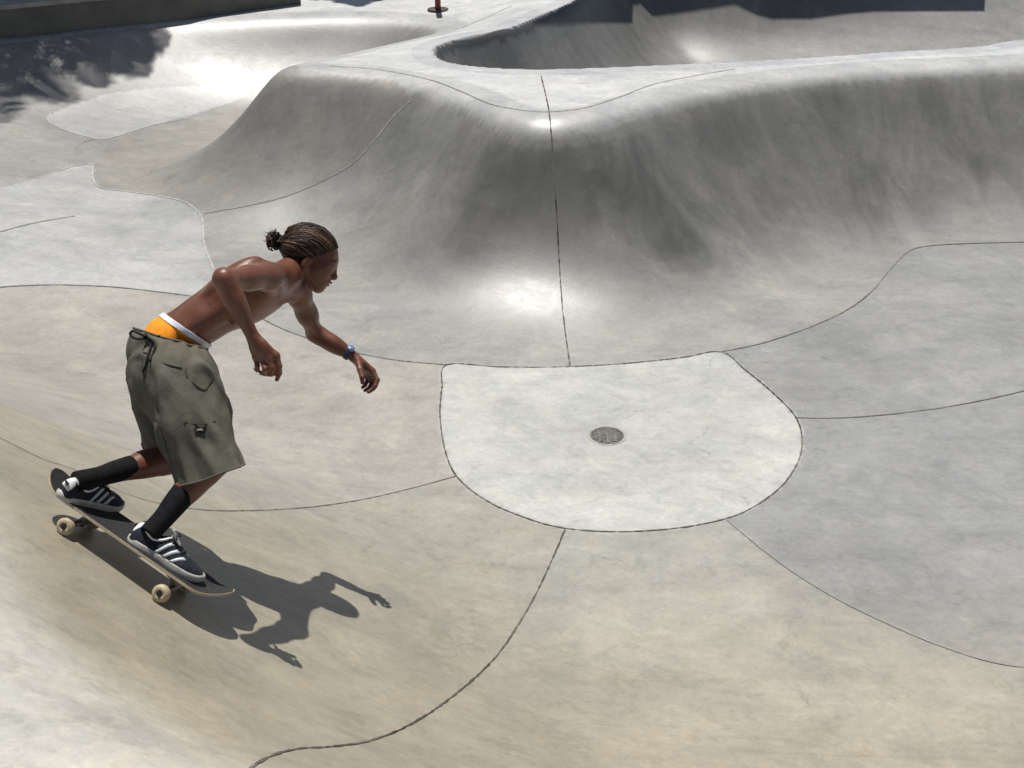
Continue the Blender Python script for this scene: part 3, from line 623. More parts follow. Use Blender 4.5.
for sx in (-1, 1):
    bm = bmesh.new(); x0 = sx * WB / 2
    box(bm, (x0 - 0.042, -0.027, DZ - 0.0165), (x0 + 0.042, 0.027, DZ - 0.0115), 0.002)
    tr = link('truck', bm_mesh('truck', bm), metal, board)
    P = [tube([(x0, -0.066, WR), (x0, -0.03, WR + 0.004), (x0, 0.03, WR + 0.004), (x0, 0.066, WR)], [0.009, 0.012, 0.012, 0.009], 12), tube([(x0, 0, WR), (x0 - sx * 0.012, 0, WR + 0.028), (x0 - sx * 0.02, 0, DZ - 0.017)], [0.017, 0.015, 0.02], 12)]
    link('hanger', mesh_from('hanger', *join(P)), metal, tr)
    link('axle', mesh_from('axle', *tube([(x0, -half - WW / 2 - 0.004, WR), (x0, half + WW / 2 + 0.004, WR)], [0.004, 0.004], 8)), dark, tr)
    for sy in (-1, 1):
        yc = sy * half; prof = [(-WW / 2 + 0.003, 0.011), (-WW / 2 + 0.001, 0.014), (-WW / 2, 0.019), (-WW / 2 + 0.004, 0.0275), (-WW / 2 + 0.010, WR), (WW / 2 - 0.010, WR), (WW / 2 - 0.004, 0.0275), (WW / 2, 0.019), (WW / 2 - 0.001, 0.014), (WW / 2 - 0.003, 0.011)]
        V_, F_ = [], []; n = 32
        for (u, r) in prof:
            for k in range(n): a = 2 * math.pi * k / n; V_.append((x0 + r * math.cos(a), yc + u, WR + r * math.sin(a)))
        for i_ in range(len(prof) - 1):
            for k in range(n): F_.append((i_ * n + k, (i_ + 1) * n + k, (i_ + 1) * n + (k + 1) % n, i_ * n + (k + 1) % n))
        wh = link('wheel', mesh_from('wheel', V_, F_), ureth, board)
        link('bearing', mesh_from('bearing', *tube([(x0, yc - WW / 2 + 0.004, WR), (x0, yc + WW / 2 - 0.004, WR)], [0.0112, 0.0112], 20)), metal, wh)
        link('axle_nut', mesh_from('axle_nut', *tube([(x0, yc + sy * (WW / 2 - 0.004), WR), (x0, yc + sy * (WW / 2 + 0.004), WR)], [0.0055, 0.0055], 6), smooth=False), dark, wh)
    P = [tube([(x0 + a, b, deckz(x0 + a, b) + 0.0018), (x0 + a, b, deckz(x0 + a, b) + 0.0032)], [0.004, 0.004], 8) for a in (-0.027, 0.027) for b in (-0.02, 0.02)]
    for v_, f_ in P: link('bolt', mesh_from('bolt', v_, f_, smooth=False), dark, board)
def bw(x, y, z): return org + fx * x + fy * y + fz * z

# ================================================================== the skater
A = at
hipN, hipF = A(176, 368, 4.50), A(168, 362, 4.70)
kneN, kneF = A(222, 455, 4.45), A(180, 458, 4.64)
person = empty('person', org + fz * DZ)
tag(person, 'shirtless skater with hair tied in a bun crouching in olive shorts on a skateboard', 'person', )
pref = person.location.copy()
def plink(name, me, mat, parent=None):
    o = bpy.data.objects.new(name, me); COL.objects.link(o)
    if mat is not None: me.materials.append(mat)
    if parent is None: o.parent = person; o.matrix_parent_inverse = Matrix.Translation(-pref)
    else: o.parent = parent
    return o
# --- shoes
UP = [(-0.140, 0.020, 0.060), (-0.134, 0.029, 0.076), (-0.120, 0.034, 0.082), (-0.095, 0.036, 0.074), (-0.065, 0.036, 0.069), (-0.040, 0.037, 0.078), (-0.020, 0.038, 0.090), (0.0, 0.040, 0.086), (0.030, 0.044, 0.072), (0.060, 0.047, 0.058), (0.090, 0.047, 0.049), (0.112, 0.041, 0.044), (0.130, 0.030, 0.038), (0.139, 0.018, 0.031)]
def up_at(x):
    xs = [u[0] for u in UP]; return np.interp(x, xs, [u[1] for u in UP]), np.interp(x, xs, [u[2] for u in UP])
def up_pt(x, a, off=0.0):
    """a: 0 = sole edge on +y, pi = sole edge on -y"""
    w_, h = up_at(x); c, s_ = math.cos(a), math.sin(a); e = 0.78
    y = (w_ + off) * math.copysign(abs(c) ** (e if h < 0.06 else 0.7 + 0.0), c); z = 0.020 + (h - 0.020 + off) * (s_ ** (1.15 if h > 0.06 else 0.8))
    if h > 0.06: y *= 1 - 0.30 * s_ ** 2
    return (x, y, z)
def outline(off=0.0, n=14):
    X = [-0.148, -0.142, -0.128, -0.10, -0.05, 0.0, 0.05, 0.09, 0.118, 0.136, 0.147, 0.151]; Wd = [0.0, 0.017, 0.031, 0.038, 0.038, 0.041, 0.049, 0.0505, 0.044, 0.031, 0.015, 0.0]
    t_ = catmull(np.c_[X, Wd, np.zeros(12)], 4, False)
    up_ = [(x * (1 + off / 0.15), w_ + off * (w_ > 0)) for x, w_, _ in t_]
    return up_ + [(x, -w_) for x, w_ in up_[-2:0:-1]]
shoe_navy = simple_mat('shoe_suede', (0.014, 0.016, 0.026), 0.8, 0.3, 0.3, 60, 0.3, 600)
shoe_sole = simple_mat('shoe_rubber', (0.42, 0.41, 0.38), 0.55, 0.4, 0.12, 50)
shoe_white = simple_mat('shoe_white', (0.72, 0.72, 0.72), 0.5, 0.4, 0.05, 50)
stripe_m = simple_mat('shoe_stripe', (0.50, 0.52, 0.56), 0.45, 0.5, 0.08, 60)
tong = simple_mat('shoe_tongue', (0.36, 0.36, 0.37), 0.7, 0.3)
lacem = simple_mat('shoe_lace', (0.02, 0.02, 0.024), 0.8, 0.2)
def make_shoe(o, ex, ez):
    ex = nrm(ex); ez = nrm(ez - ex * (ex @ ez)); ey = np.cross(ez, ex); M = Matrix([[ex[i_], ey[i_], ez[i_]] for i_ in range(3)])
    V_, F_ = [], []; m = 20; Xs = np.concatenate([np.linspace(-0.140, -0.12, 6), np.linspace(-0.11, 0.11, 23), np.linspace(0.115, 0.139, 8)])
    for x in Xs:
        for k in range(m + 1): V_.append(up_pt(x, math.pi * k / m))
    for i_ in range(len(Xs) - 1):
        for k in range(m): a = i_ * (m + 1) + k; F_.append((a, a + 1, a + m + 2, a + m + 1))
    c0 = len(V_); V_.append((-0.143, 0, 0.03)); V_.append((0.143, 0, 0.022)); l_ = (len(Xs) - 1) * (m + 1)
    for k in range(m): F_.append((c0, k + 1, k)); F_.append((c0 + 1, l_ + k, l_ + k + 1))
    sh = bpy.data.objects.new('shoe', mesh_from('shoe', V_, F_)); COL.objects.link(sh); sh.data.materials.append(shoe_navy)
    sh.parent = person; sh.rotation_mode = 'QUATERNION'; sh.location = Vector(o) - pref; sh.rotation_quaternion = M.to_quaternion()
    # cupsole: rounded edge profile, slight toe spring
    O = outline(); n = len(O); V_, F_ = [], []
    for (z, s_) in ((0.0, 0.955), (0.004, 0.99), (0.012, 1.0), (0.022, 0.995), (0.027, 0.965)):
        for x, y in O: V_.append((x * s_, y * s_, z + max(0, x - 0.08) ** 2 * 1.2))
    for r in range(4):
        for k in range(n): F_.append((r * n + k, r * n + (k + 1) % n, (r + 1) * n + (k + 1) % n, (r + 1) * n + k))
    F_.append(tuple(range(n))[::-1]); F_.append(tuple(4 * n + k for k in range(n)))
    link('sole', mesh_from('sole', V_, F_), shoe_sole, sh)
    for side in (0, 1):
        P = []
        for q in range(3):
            x0 = -0.042 + q * 0.030; V_, F_ = [], []
            for k in range(9):
                u = k / 8; a = 0.16 + u * 0.93; a = a if side == 0 else math.pi - a
                xx = x0 + u * 0.036; V_.append(up_pt(xx, a, 0.0016)); V_.append(up_pt(xx + 0.0135, a, 0.0016)); V_.append(up_pt(xx, a, -0.001)); V_.append(up_pt(xx + 0.0135, a, -0.001))
            for k in range(8):
                a = 4 * k; F_ += [(a, a + 4, a + 5, a + 1), (a, a + 2, a + 6, a + 4), (a + 1, a + 5, a + 7, a + 3)]
            F_ += [(0, 1, 3, 2), (32, 34, 35, 33)]
            P.append((V_, F_))
        link('side_stripes', mesh_from('side_stripes', *join(P)), stripe_m, sh)
    # heel tab: a white saddle round the back, with a small dark leaf mark
    V_, F_ = [], []; XX = np.linspace(-0.1405, -0.122, 8)
    for x in XX:
        u = (x + 0.1405) / 0.0185; a0 = 0.50 + 0.45 * u
        for k in range(13): V_.append(up_pt(x, a0 + (math.pi - 2 * a0) * k / 12, 0.0022))
    for i_ in range(7):
        for k in range(12): a = i_ * 13 + k; F_.append((a, a + 1, a + 14, a + 13))
    bk = len(V_); V_.append((-0.1445, 0, 0.045))
    for k in range(12): F_.append((bk, k + 1, k))
    link('heel_tab', shell(mesh_from('heel_tab', V_, F_), 0.002), shoe_white, sh)
    P = [tube([(-0.1447, y, 0.058), (-0.1447, y * 1.4, 0.066)], [0.0022, 0.0034], 8) for y in (-0.006, 0, 0.006)] + [tube([(-0.145, -0.008, 0.055), (-0.145, 0.008, 0.055)], [0.001, 0.001], 6)]
    link('heel_mark', mesh_from('heel_mark', *join(P)), lacem, sh)
    # collar lining and tongue
    ring = [(-0.118 + 0.052 * (1 - math.cos(2 * math.pi * k / 24)), 0.027 * math.sin(2 * math.pi * k / 24), 0) for k in range(25)]
    ring = [(x, y, up_at(x)[1] - 0.001 - 14 * y * y) for x, y, z in ring]
    link('collar', mesh_from('collar', *tube(ring, [0.0045] * 25, 8, False, 1)), shoe_white, sh)
    V_, F_ = tube([(0.02, 0, 0.078), (-0.008, 0, 0.096), (-0.026, 0, 0.116)], [0.016, 0.021, 0.019], 16, True, 5, 0.28)
    link('tongue', mesh_from('tongue', V_, F_), tong, sh)
    P = []
    for q in range(5):
        x = 0.046 - q * 0.0145; P.append(tube([up_pt(x, 1.05, 0.002), up_pt(x - 0.003, math.pi / 2, 0.0042), up_pt(x - 0.006, math.pi - 1.05, 0.002)], [0.0024] * 3, 6, True, 4))
    for s_ in (-1, 1): P.append(tube([(-0.016, 0, 0.098), (-0.008, s_ * 0.014, 0.106), (0.004, s_ * 0.024, 0.098), (-0.010, s_ * 0.008, 0.099)], [0.0018] * 4, 6, True, 4))
    link('laces', mesh_from('laces', *join(P)), lacem, sh)
    return M, np.array(o)
def onb(px, py, z=DZ + 0.003):
    """point of the board's top plane seen at a pixel"""
    dv = at(px, py, 1) - np.array([0, 0, CAM_Z]); o = np.array([0, 0, CAM_Z]); p0 = org + fz * z
    return o + dv * (((p0 - o) @ fz) / (dv @ fz))
def deckpt(x, y): return bw(x, y, deckz(x, y) + 0.003)
# front (right) foot: nearly along the board over the front truck; rear (left) foot turned across the tail
f1 = deckpt(0.134, -0.034); e1 = fx * 0.98 + fy * 0.20
make_shoe(f1, e1, fz)
kz = nrm(-fx * 0.0 + fz); tz = nrm(bw(-0.27, 0, deckz(-0.27, 0)) - bw(-0.375, 0, deckz(-0.375, 0))); tn = np.cross(tz, fy)
e2 = fx * 0.36 + fy * 0.93 + fz * 0.0
f2 = bw(-0.228, 0.018, deckz(-0.29, 0) + 0.007)
make_shoe(f2, e2, nrm(fz * 0.98 + fx * 0.14))
def shoept(o, ex, ez, x, z, y=0):
    ex = nrm(ex); ez = nrm(ez - ex * (ex @ ez)); return o + ex * x + ez * z + np.cross(ez, ex) * y
ankN = shoept(f1, e1, fz, -0.085, 0.085); ankF = shoept(f2, e2, nrm(fz * 0.98 + fx * 0.14), -0.085, 0.085)
print('ankles px', proj(ankN[None]), proj(ankF[None]), 'shoes', proj(f1[None]), proj(f2[None]))
print('shin lens', np.linalg.norm(ankN - kneN), np.linalg.norm(ankF - kneF), 'thighs', np.linalg.norm(hipN - kneN), np.linalg.norm(hipF - kneF))
# --- body
P0, C0 = A(172, 346, 4.60), A(206, 319, 4.59)
C1, C2 = A(243, 296, 4.62), A(268, 284, 4.67)
shN, shF = A(271, 277, 4.41), A(297, 290, 4.86)
elN, elF = A(224, 279, 4.115), A(315, 333, 5.10)
wrN, wrF = A(253, 337, 4.17), A(353, 356, 5.11)
lat = nrm(shF - shN); spine = nrm(C2 - P0); fwd = nrm(np.cross(lat, spine));
if fwd @ np.array([0, 0, 1]) > 0: fwd = -fwd      # the chest looks down and ahead
lat = nrm(lat - spine * (lat @ spine))
plat = nrm(hipF - hipN)
AX = lambda s=spine: (lat, nrm(np.cross(s, lat)), s)
HC = A(312, 251, 4.79)                              # head
camR, camU, camF = np.array([1, 0, 0.]), np.array([0, SP, CP]), np.array([0, CP, -SP])
Fh = nrm(camR * 0.89 - camU * 0.45 + camF * 0.10); Uh = nrm(camR * 0.45 + camU * 0.89 + camF * 0.0); Uh = nrm(Uh - Fh * (Fh @ Uh)); Lh = np.cross(Uh, Fh)   # left side (away from the camera)
def hp(f, l, u): return HC + Fh * f + Lh * l + Uh * u
HX = (Fh, Lh, Uh)
def hx(pitch):
    c, s_ = math.cos(pitch), math.sin(pitch); return (Fh * c + Uh * s_, Lh, -Fh * s_ + Uh * c)
b = []
# trunk
b += [ell(P0, AX(), (0.135, 0.100, 0.125)), ell(C0, AX(), (0.122, 0.083, 0.145)), ell(C1 - fwd * 0.003, AX(), (0.156, 0.107, 0.155)), ell(C2 - spine * 0.02, AX(), (0.150, 0.085, 0.085))]
b += [ell(C1 + lat * s_ * 0.062 + fwd * 0.060 + spine * 0.035, AX(), (0.068, 0.030, 0.062)) for s_ in (-1, 1)]           # pectorals
b += [ell(C1 + lat * s_ * 0.088 - fwd * 0.055 - spine * 0.02, AX(), (0.052, 0.032, 0.10)) for s_ in (-1, 1)]           # lats
b += [ell(C1 + lat * s_ * 0.070 - fwd * (0.064 if s_ < 0 else 0.035) + spine * 0.06, AX(), (0.045, 0.026, 0.065)) for s_ in (-1, 1)]          # shoulder blades
b += [cap(P0 + lat * s_ * 0.035 - fwd * 0.068, C1 + lat * s_ * 0.038 - fwd * 0.068, 0.026, 0.026) for s_ in (-1, 1)]   # back muscles
b += [cap(C0 + lat * s_ * 0.09 + fwd * 0.02 - spine * 0.07, C1 + lat * s_ * 0.105 + fwd * 0.03 - spine * 0.05, 0.030, 0.034) for s_ in (-1, 1)]
for s_ in (-1,):
    for k_ in range(4):
        c_ = C1 + lat * s_ * (0.128 - 0.004 * k_) + fwd * (0.020 + 0.006 * k_) - spine * (0.005 + 0.030 * k_); b.append(cap(c_ - fwd * 0.050 - spine * 0.012, c_ + fwd * 0.042 - lat * s_ * 0.030 + spine * 0.012, 0.0120, 0.0110, 7))
nk0, nk1 = C2 + spine * 0.03 + fwd * 0.020, hp(-0.030, 0, -0.068)
b += [cap(nk0, nk1, 0.052, 0.050)]
for s_, sh_ in ((-1, shN), (1, shF)):
    b += [cap(sh_ - fwd * 0.01, nk0 * 0.6 + nk1 * 0.4 - fwd * 0.012, 0.036, 0.030), cap(sh_, C2 + fwd * 0.02 + lat * s_ * 0.05, 0.045, 0.05)]
# arms
for sh_, el_, wr_ in ((shN, elN, wrN), (shF, elF, wrF)):
    u = nrm(el_ - sh_); f_ = nrm(wr_ - el_)
    b += [ell(sh_ + u * 0.02, frame(u, lat), (0.075, 0.052, 0.052), 1), cap(sh_ + u * 0.03, sh_ + u * 0.17, 0.042, 0.039, 1), cap(sh_ + u * 0.15, el_, 0.038, 0.031, 1), ell(sh_ + u * 0.14, frame(u, f_), (0.075, 0.040, 0.036), 1),
          cap(el_, el_ + f_ * 0.02, 0.032, 0.033, 1), ell(el_ + f_ * 0.075 , frame(f_, u), (0.080, 0.040, 0.034), 1), cap(el_, wr_, 0.032, 0.0215, 1)]
# legs
for hp_, kn_, an_ in ((hipN, kneN, ankN), (hipF, kneF, ankF)):
    u = nrm(kn_ - hp_); f_ = nrm(an_ - kn_); bk = nrm(-u - f_ * (f_ @ -u)) if abs(u @ f_) < 0.98 else fz
    bk = nrm(u * -1 + f_ * (u @ f_)) 
    b += [cap(hp_, kn_ - u * 0.06, 0.086, 0.060, 2), cap(kn_ - u * 0.08, kn_, 0.060, 0.052, 2), cap(kn_, kn_ + f_ * 0.08, 0.050, 0.046, 2), ell(kn_ + f_ * 0.14 + bk * 0.010, frame(f_, bk), (0.105, 0.050, 0.050), 2), cap(kn_ + f_ * 0.05, an_ - f_ * 0.01, 0.046, 0.029, 2)]
# head
b += [ell(hp(-0.008, 0, 0.018), hx(0), (0.099, 0.075, 0.074), 3), ell(hp(0.050, 0, -0.035), hx(-0.05), (0.060, 0.060, 0.078), 3), ell(hp(0.068, 0, -0.088), hx(0), (0.038, 0.040, 0.036), 3),
      cap(hp(0.012, -0.050, -0.080), hp(0.078, -0.018, -0.112), 0.018, 0.015, 3), cap(hp(0.012, 0.050, -0.080), hp(0.078, 0.018, -0.112), 0.018, 0.015, 3), ell(hp(0.084, 0, -0.114), hx(0), (0.017, 0.020, 0.015), 3),
      cap(hp(0.088, -0.024, 0.004), hp(0.088, 0.024, 0.004), 0.012, 0.012, 3), ell(hp(0.070, -0.040, -0.042), hx(0), (0.030, 0.020, 0.022), 3), ell(hp(0.070, 0.040, -0.042), hx(0), (0.030, 0.020, 0.022), 3)]
b += [cap(hp(0.098, 0, -0.004), hp(0.117, 0, -0.046), 0.0085, 0.0095, 4), ell(hp(0.120, 0, -0.051), hx(0), (0.0115, 0.0110, 0.0100), 4), ell(hp(0.116, -0.0115, -0.054), hx(0), (0.010, 0.0065, 0.0065), 4), ell(hp(0.116, 0.0115, -0.054), hx(0), (0.010, 0.0065, 0.0065), 4),
      ell(hp(0.105, 0, -0.076), hx(0), (0.0115, 0.021, 0.0060), 4), ell(hp(0.099, 0, -0.090), hx(0), (0.0115, 0.018, 0.0068), 4)]
for s_ in (-1, 1):   # ears, eyelids
    ec = hp(0.010, s_ * 0.068, -0.050)
    for a in np.linspace(-2.0, 2.2, 8): 
        q = ec + Fh * (-0.012 * math.cos(a) * 1.0) + Uh * (0.017 * math.sin(a)) + Lh * s_ * 0.004
        b.append(ell(q, hx(0), (0.007, 0.004, 0.008), 4))
    b += [ell(ec, hx(0), (0.012, 0.006, 0.019), 4), ell(hp(0.081, s_ * 0.031, -0.021), hx(0), (0.010, 0.013, 0.008), 4)]
# hands: palm, thumb and four fingers each a chain of bones
def chain(pts, r, g): return [cap(pts[i_], pts[i_ + 1], r[i_], r[i_ + 1], g) for i_ in range(len(pts) - 1)]
D = 4.20
kn = [A(276, 355.5, 4.175), A(269.5, 358.5, 4.17), A(262.5, 359, 4.18), A(256, 357, 4.20)]   # knuckles: index .. little finger
for k_, q in enumerate(kn): b.append(cap(wrN + (q - wrN) * 0.12, q, 0.0165 if k_ in (1, 2) else 0.0155, 0.0122, 5))
b += [ell(wrN * 0.45 + (kn[1] + kn[2]) * 0.275, frame(nrm(kn[1] - wrN), nrm(kn[0] - kn[3])), (0.045, 0.036, 0.0165), 5)]
b += chain([kn[0], A(279.3, 366, 4.175), A(279.5, 373, 4.20), A(277.0, 379.5, 4.225)], [0.0112, 0.0098, 0.0088, 0.0072], 6)
b += chain([kn[1], A(272.0, 368, 4.165), A(271.3, 374, 4.20), A(267.5, 374.5, 4.24)], [0.0112, 0.0100, 0.0090, 0.0075], 6)
b += chain([kn[2], A(265.0, 369, 4.165), A(264.6, 373.5, 4.20), A(261.0, 373, 4.235)], [0.0110, 0.0095, 0.0088, 0.0072], 6)
b += chain([kn[3], A(257.3, 366, 4.19), A(257.4, 370, 4.215), A(255.5, 369, 4.245)], [0.0100, 0.0085, 0.0078, 0.0066], 6)
b += chain([wrN * 0.75 + kn[0] * 0.25 + camF * 0.008, A(271, 356, 4.225), A(273.5, 364, 4.235), A(272.5, 370, 4.235)], [0.015, 0.0125, 0.0105, 0.0085], 6)
kf = [A(372.5, 371, 5.115), A(370.5, 371.5, 5.128), A(367.5, 371.5, 5.143), A(364.5, 370.5, 5.155)]
for k_, q in enumerate(kf): b.append(cap(wrF + (q - wrF) * 0.12, q, 0.0155, 0.0120, 5))
b += [ell(wrF * 0.45 + (kf[1] + kf[2]) * 0.275, frame(nrm(kf[1] - wrF), nrm(kf[0] - kf[3])), (0.043, 0.034, 0.0155), 5)]
b += chain([kf[0], A(377.5, 380, 5.10), A(375.5, 386, 5.09), A(371.0, 391, 5.09)], [0.0112, 0.0098, 0.0088, 0.0072], 6)
b += chain([kf[1], A(376.0, 382, 5.13), A(373.5, 388.5, 5.118), A(368.5, 392, 5.11)], [0.0112, 0.0100, 0.0090, 0.0075], 6)
b += chain([kf[2], A(372.0, 382, 5.152), A(369.5, 388, 5.14), A(365.0, 390.5, 5.13)], [0.0110, 0.0095, 0.0088, 0.0072], 6)
b += chain([kf[3], A(367.5, 380, 5.172), A(365.5, 385, 5.16), A(362.5, 387.5, 5.15)], [0.0100, 0.0085, 0.0078, 0.0066], 6)
b += chain([wrF * 0.75 + kf[0] * 0.25 - camF * 0.01, A(360, 369.5, 5.075), A(362.0, 377, 5.06), A(362.5, 382.5, 5.06)], [0.015, 0.0125, 0.0105, 0.0085], 6)
KS = {0: 0.012, 1: 0.007, 2: 0.008, 3: 0.009, 4: 0.004, 5: 0.004, 6: 0.0012, 7: 0.006}
body_me = implicit('body', b, 0.0042, KS, 0.0035)
# the parts of the legs inside the shoes stop at the ankle: nothing to trim
sk_m, nt_, bs_ = nodes_mat('skin', 0.42, 0.42); t_ = NT(nt_); tc_ = t_.n('ShaderNodeTexCoord')
c_ = t_.mix(t_.ramp(t_.noise(tc_.outputs['Object'], 9, 5, 0.6), 0.3, 0.7, 0, 1), (0.112, 0.042, 0.024), (0.185, 0.073, 0.042))
c_ = t_.mix(t_.ramp(t_.noise(tc_.outputs['Object'], 70, 4, 0.6), 0.45, 0.75, 0, 0.35), c_, (0.085, 0.034, 0.022))
t_.l(c_, bs_.inputs['Base Color']); bs_.inputs['Subsurface Weight'].default_value = 0.0; bs_.inputs['Subsurface Radius'].default_value = (0.01, 0.004, 0.002)
t_.l(t_.ramp(t_.noise(tc_.outputs['Object'], 22, 6, 0.7), 0.3, 0.7, 0.30, 0.50), bs_.inputs['Roughness'])
bn_ = t_.n('ShaderNodeBump'); bn_.inputs['Strength'].default_value = 0.45; bn_.inputs['Distance'].default_value = 0.002; t_.l(t_.noise(tc_.outputs['Object'], 120, 4, 0.6), bn_.inputs['Height']); t_.l(bn_.outputs[0], bs_.inputs['Normal'])
body = plink('body', body_me, sk_m)
# lips and eyes
lipm = simple_mat('lips', (0.17, 0.055, 0.045), 0.45, 0.5)
for nm, f_, u_, rw in (('lip', 0.1150, -0.0765, 0.018), ('lip', 0.1095, -0.0890, 0.0155)):
    plink(nm, mesh_from('lip', *tube([hp(f_ - 0.010, -rw, u_ - 0.002), hp(f_ + 0.001, -rw * 0.5, u_), hp(f_ + 0.004, 0, u_), hp(f_ + 0.001, rw * 0.5, u_), hp(f_ - 0.010, rw, u_ - 0.002)], [0.0015, 0.0042, 0.0046, 0.0042, 0.0015], 10)), lipm)
eyem = simple_mat('eye_dark', (0.02, 0.015, 0.012), 0.2, 0.6); browm = simple_mat('eyebrow', (0.015, 0.011, 0.009), 0.7, 0.2)
for s_ in (-1, 1):
    plink('eye', mesh_from('eye', *tube([hp(0.088, s_ * 0.046, -0.0235), hp(0.0975, s_ * 0.036, -0.0215), hp(0.1005, s_ * 0.022, -0.0235)], [0.0015, 0.0048, 0.0015], 10)), eyem)
    plink('eyebrow', mesh_from('eyebrow', *tube([hp(0.083, s_ * 0.052, -0.006), hp(0.093, s_ * 0.042, 0.004), hp(0.0995, s_ * 0.028, 0.006), hp(0.1025, s_ * 0.013, 0.001)], [0.0015, 0.0040, 0.0046, 0.0028], 8)), browm)
# --- hair: slicked back in strands to a bun
hm_, nt_, bs_ = nodes_mat('hair', 0.55, 0.3); t_ = NT(nt_); at2 = t_.n('ShaderNodeAttribute', attribute_name='shade')
t_.l(t_.mix(at2.outputs['Fac'], (0.016, 0.010, 0.008), (0.23, 0.125, 0.065)), bs_.inputs['Base Color'])
def hairmesh(parts, shades):
    V_, F_ = join(parts); me = mesh_from('hair', V_, F_); a_ = me.attributes.new('shade', 'FLOAT', 'POINT'); s_ = np.concatenate([np.full(len(p[0]), q) for p, q in zip(parts, shades)]); a_.data.foreach_set('value', s_.astype(np.float32)); return me
BUN = hp(-0.128, -0.004, -0.030)
cap_prims = [ell(hp(-0.012, 0, 0.022), hx(0), (0.102, 0.081, 0.073)), ell(hp(-0.048, 0, -0.018), hx(0), (0.064, 0.072, 0.068)), cap(hp(-0.07, 0, -0.01), BUN + Fh * 0.02, 0.045, 0.020)]
hc = implicit('hair', cap_prims, 0.005, {0: 0.01}, 0.01)
cutmesh(hc, hp(0.052, 0, -0.014), nrm(Fh * 0.66 - Uh * 0.75)); 
a_ = hc.attributes.new('shade', 'FLOAT', 'POINT'); a_.data.foreach_set('value', np.full(len(hc.vertices), 0.03, np.float32))
hair = plink('hair', hc, hm_)
parts, shades = [], []; r2 = random.Random(5)
def capsurf(dirv):
    p = hp(-0.012, 0, 0.010) + nrm(dirv) * 0.11
    for _ in range(12):
        f, N = evalp(p[None], cap_prims, {0: 0.01}, 0.01); p = p - f[0] * N[0] / (N[0] @ N[0])
    return p
for q in range(560):
    th = r2.uniform(-1.95, 1.95); 
    # start along the hairline (front edge), run back over the skull, converge at the bun
    st_ = capsurf(Fh * (0.93 - 0.50 * abs(math.sin(th)) ** 1.6 + r2.uniform(-0.12, 0.03)) + Lh * math.sin(th) * 0.95 + Uh * (0.34 * math.cos(th) + 0.12 - 0.80 * abs(math.sin(th)) ** 2))
    lift_ = r2.uniform(0.0, 0.0045); P = []; en = BUN + Fh * 0.018 + Lh * r2.uniform(-0.012, 0.012) + Uh * r2.uniform(-0.012, 0.012); wob = r2.uniform(-0.010, 0.010)
    for k in range(7):
        u = k / 6; m_ = st_ * (1 - u) + en * u + Uh * (0.045 * math.sin(math.pi * u) * math.cos(th)) + Lh * math.sin(th) * 0.05 * math.sin(math.pi * u) + Uh * wob * math.sin(6 * u)
        if u < 0.92:
            for _ in range(5):
                f, N = evalp(m_[None], cap_prims, {0: 0.01}, 0.01); m_ = m_ - (f[0] - lift_) * N[0] / (N[0] @ N[0])
        P.append(m_)
    r_ = r2.uniform(0.0010, 0.0026); parts.append(tube(P, [r_ * 0.5, r_, r_, r_, r_, r_, r_ * 0.6], 6, True, 2)); lo_ = max(0, abs(math.sin(th))) ; shades.append(max(0.0, r2.gauss(0.16, 0.42)) if r2.random() < 0.75 else 0.0)
plink('hair_strands', hairmesh(parts, shades), hm_, None).parent = hair
bpy.data.objects['hair_strands'].matrix_parent_inverse = Matrix.Identity(4)
parts, shades = [], []
for q in range(46):
    c = BUN + Fh * r2.uniform(-0.024, 0.008) + Lh * r2.uniform(-0.015, 0.015) + Uh * r2.uniform(-0.018, 0.018); ax1 = nrm([r2.gauss(0, 1) for _ in range(3)]); ax2 = nrm(np.cross(ax1, [r2.gauss(0, 1) for _ in range(3)])); R_ = r2.uniform(0.010, 0.024)
    parts.append(tube([c + R_ * (ax1 * math.cos(a) + ax2 * math.sin(a)) for a in np.linspace(0, r2.uniform(3.5, 6), 9)], [0.0032] * 9, 6, True, 2)); shades.append(r2.choice([0, 0, 0, 0.1, 0.3]))
for q in range(60):   # loose curls
    c = BUN - Fh * 0.012 + Uh * r2.uniform(-0.006, 0.022); d_ = nrm(-Fh * 0.7 + Uh * r2.uniform(-0.5, 1.0) + Lh * r2.uniform(-0.7, 0.7)); s0 = np.cross(d_, Lh); l_ = r2.uniform(0.022, 0.055); ph = r2.uniform(0, 6)
    parts.append(tube([c + d_ * l_ * u + s0 * 0.006 * math.sin(ph + 6 * u) + Lh * 0.006 * math.cos(ph + 6 * u) for u in np.linspace(0, 1, 6)], [0.0022, 0.002, 0.0018, 0.0014, 0.001, 0.0005], 5, True, 2)); shades.append(0.0)
hb = hairmesh(parts, shades); hb.name = 'hair_bun'; o_ = plink('hair_bun', hb, hm_); o_.parent = hair; o_.matrix_parent_inverse = Matrix.Identity(4)
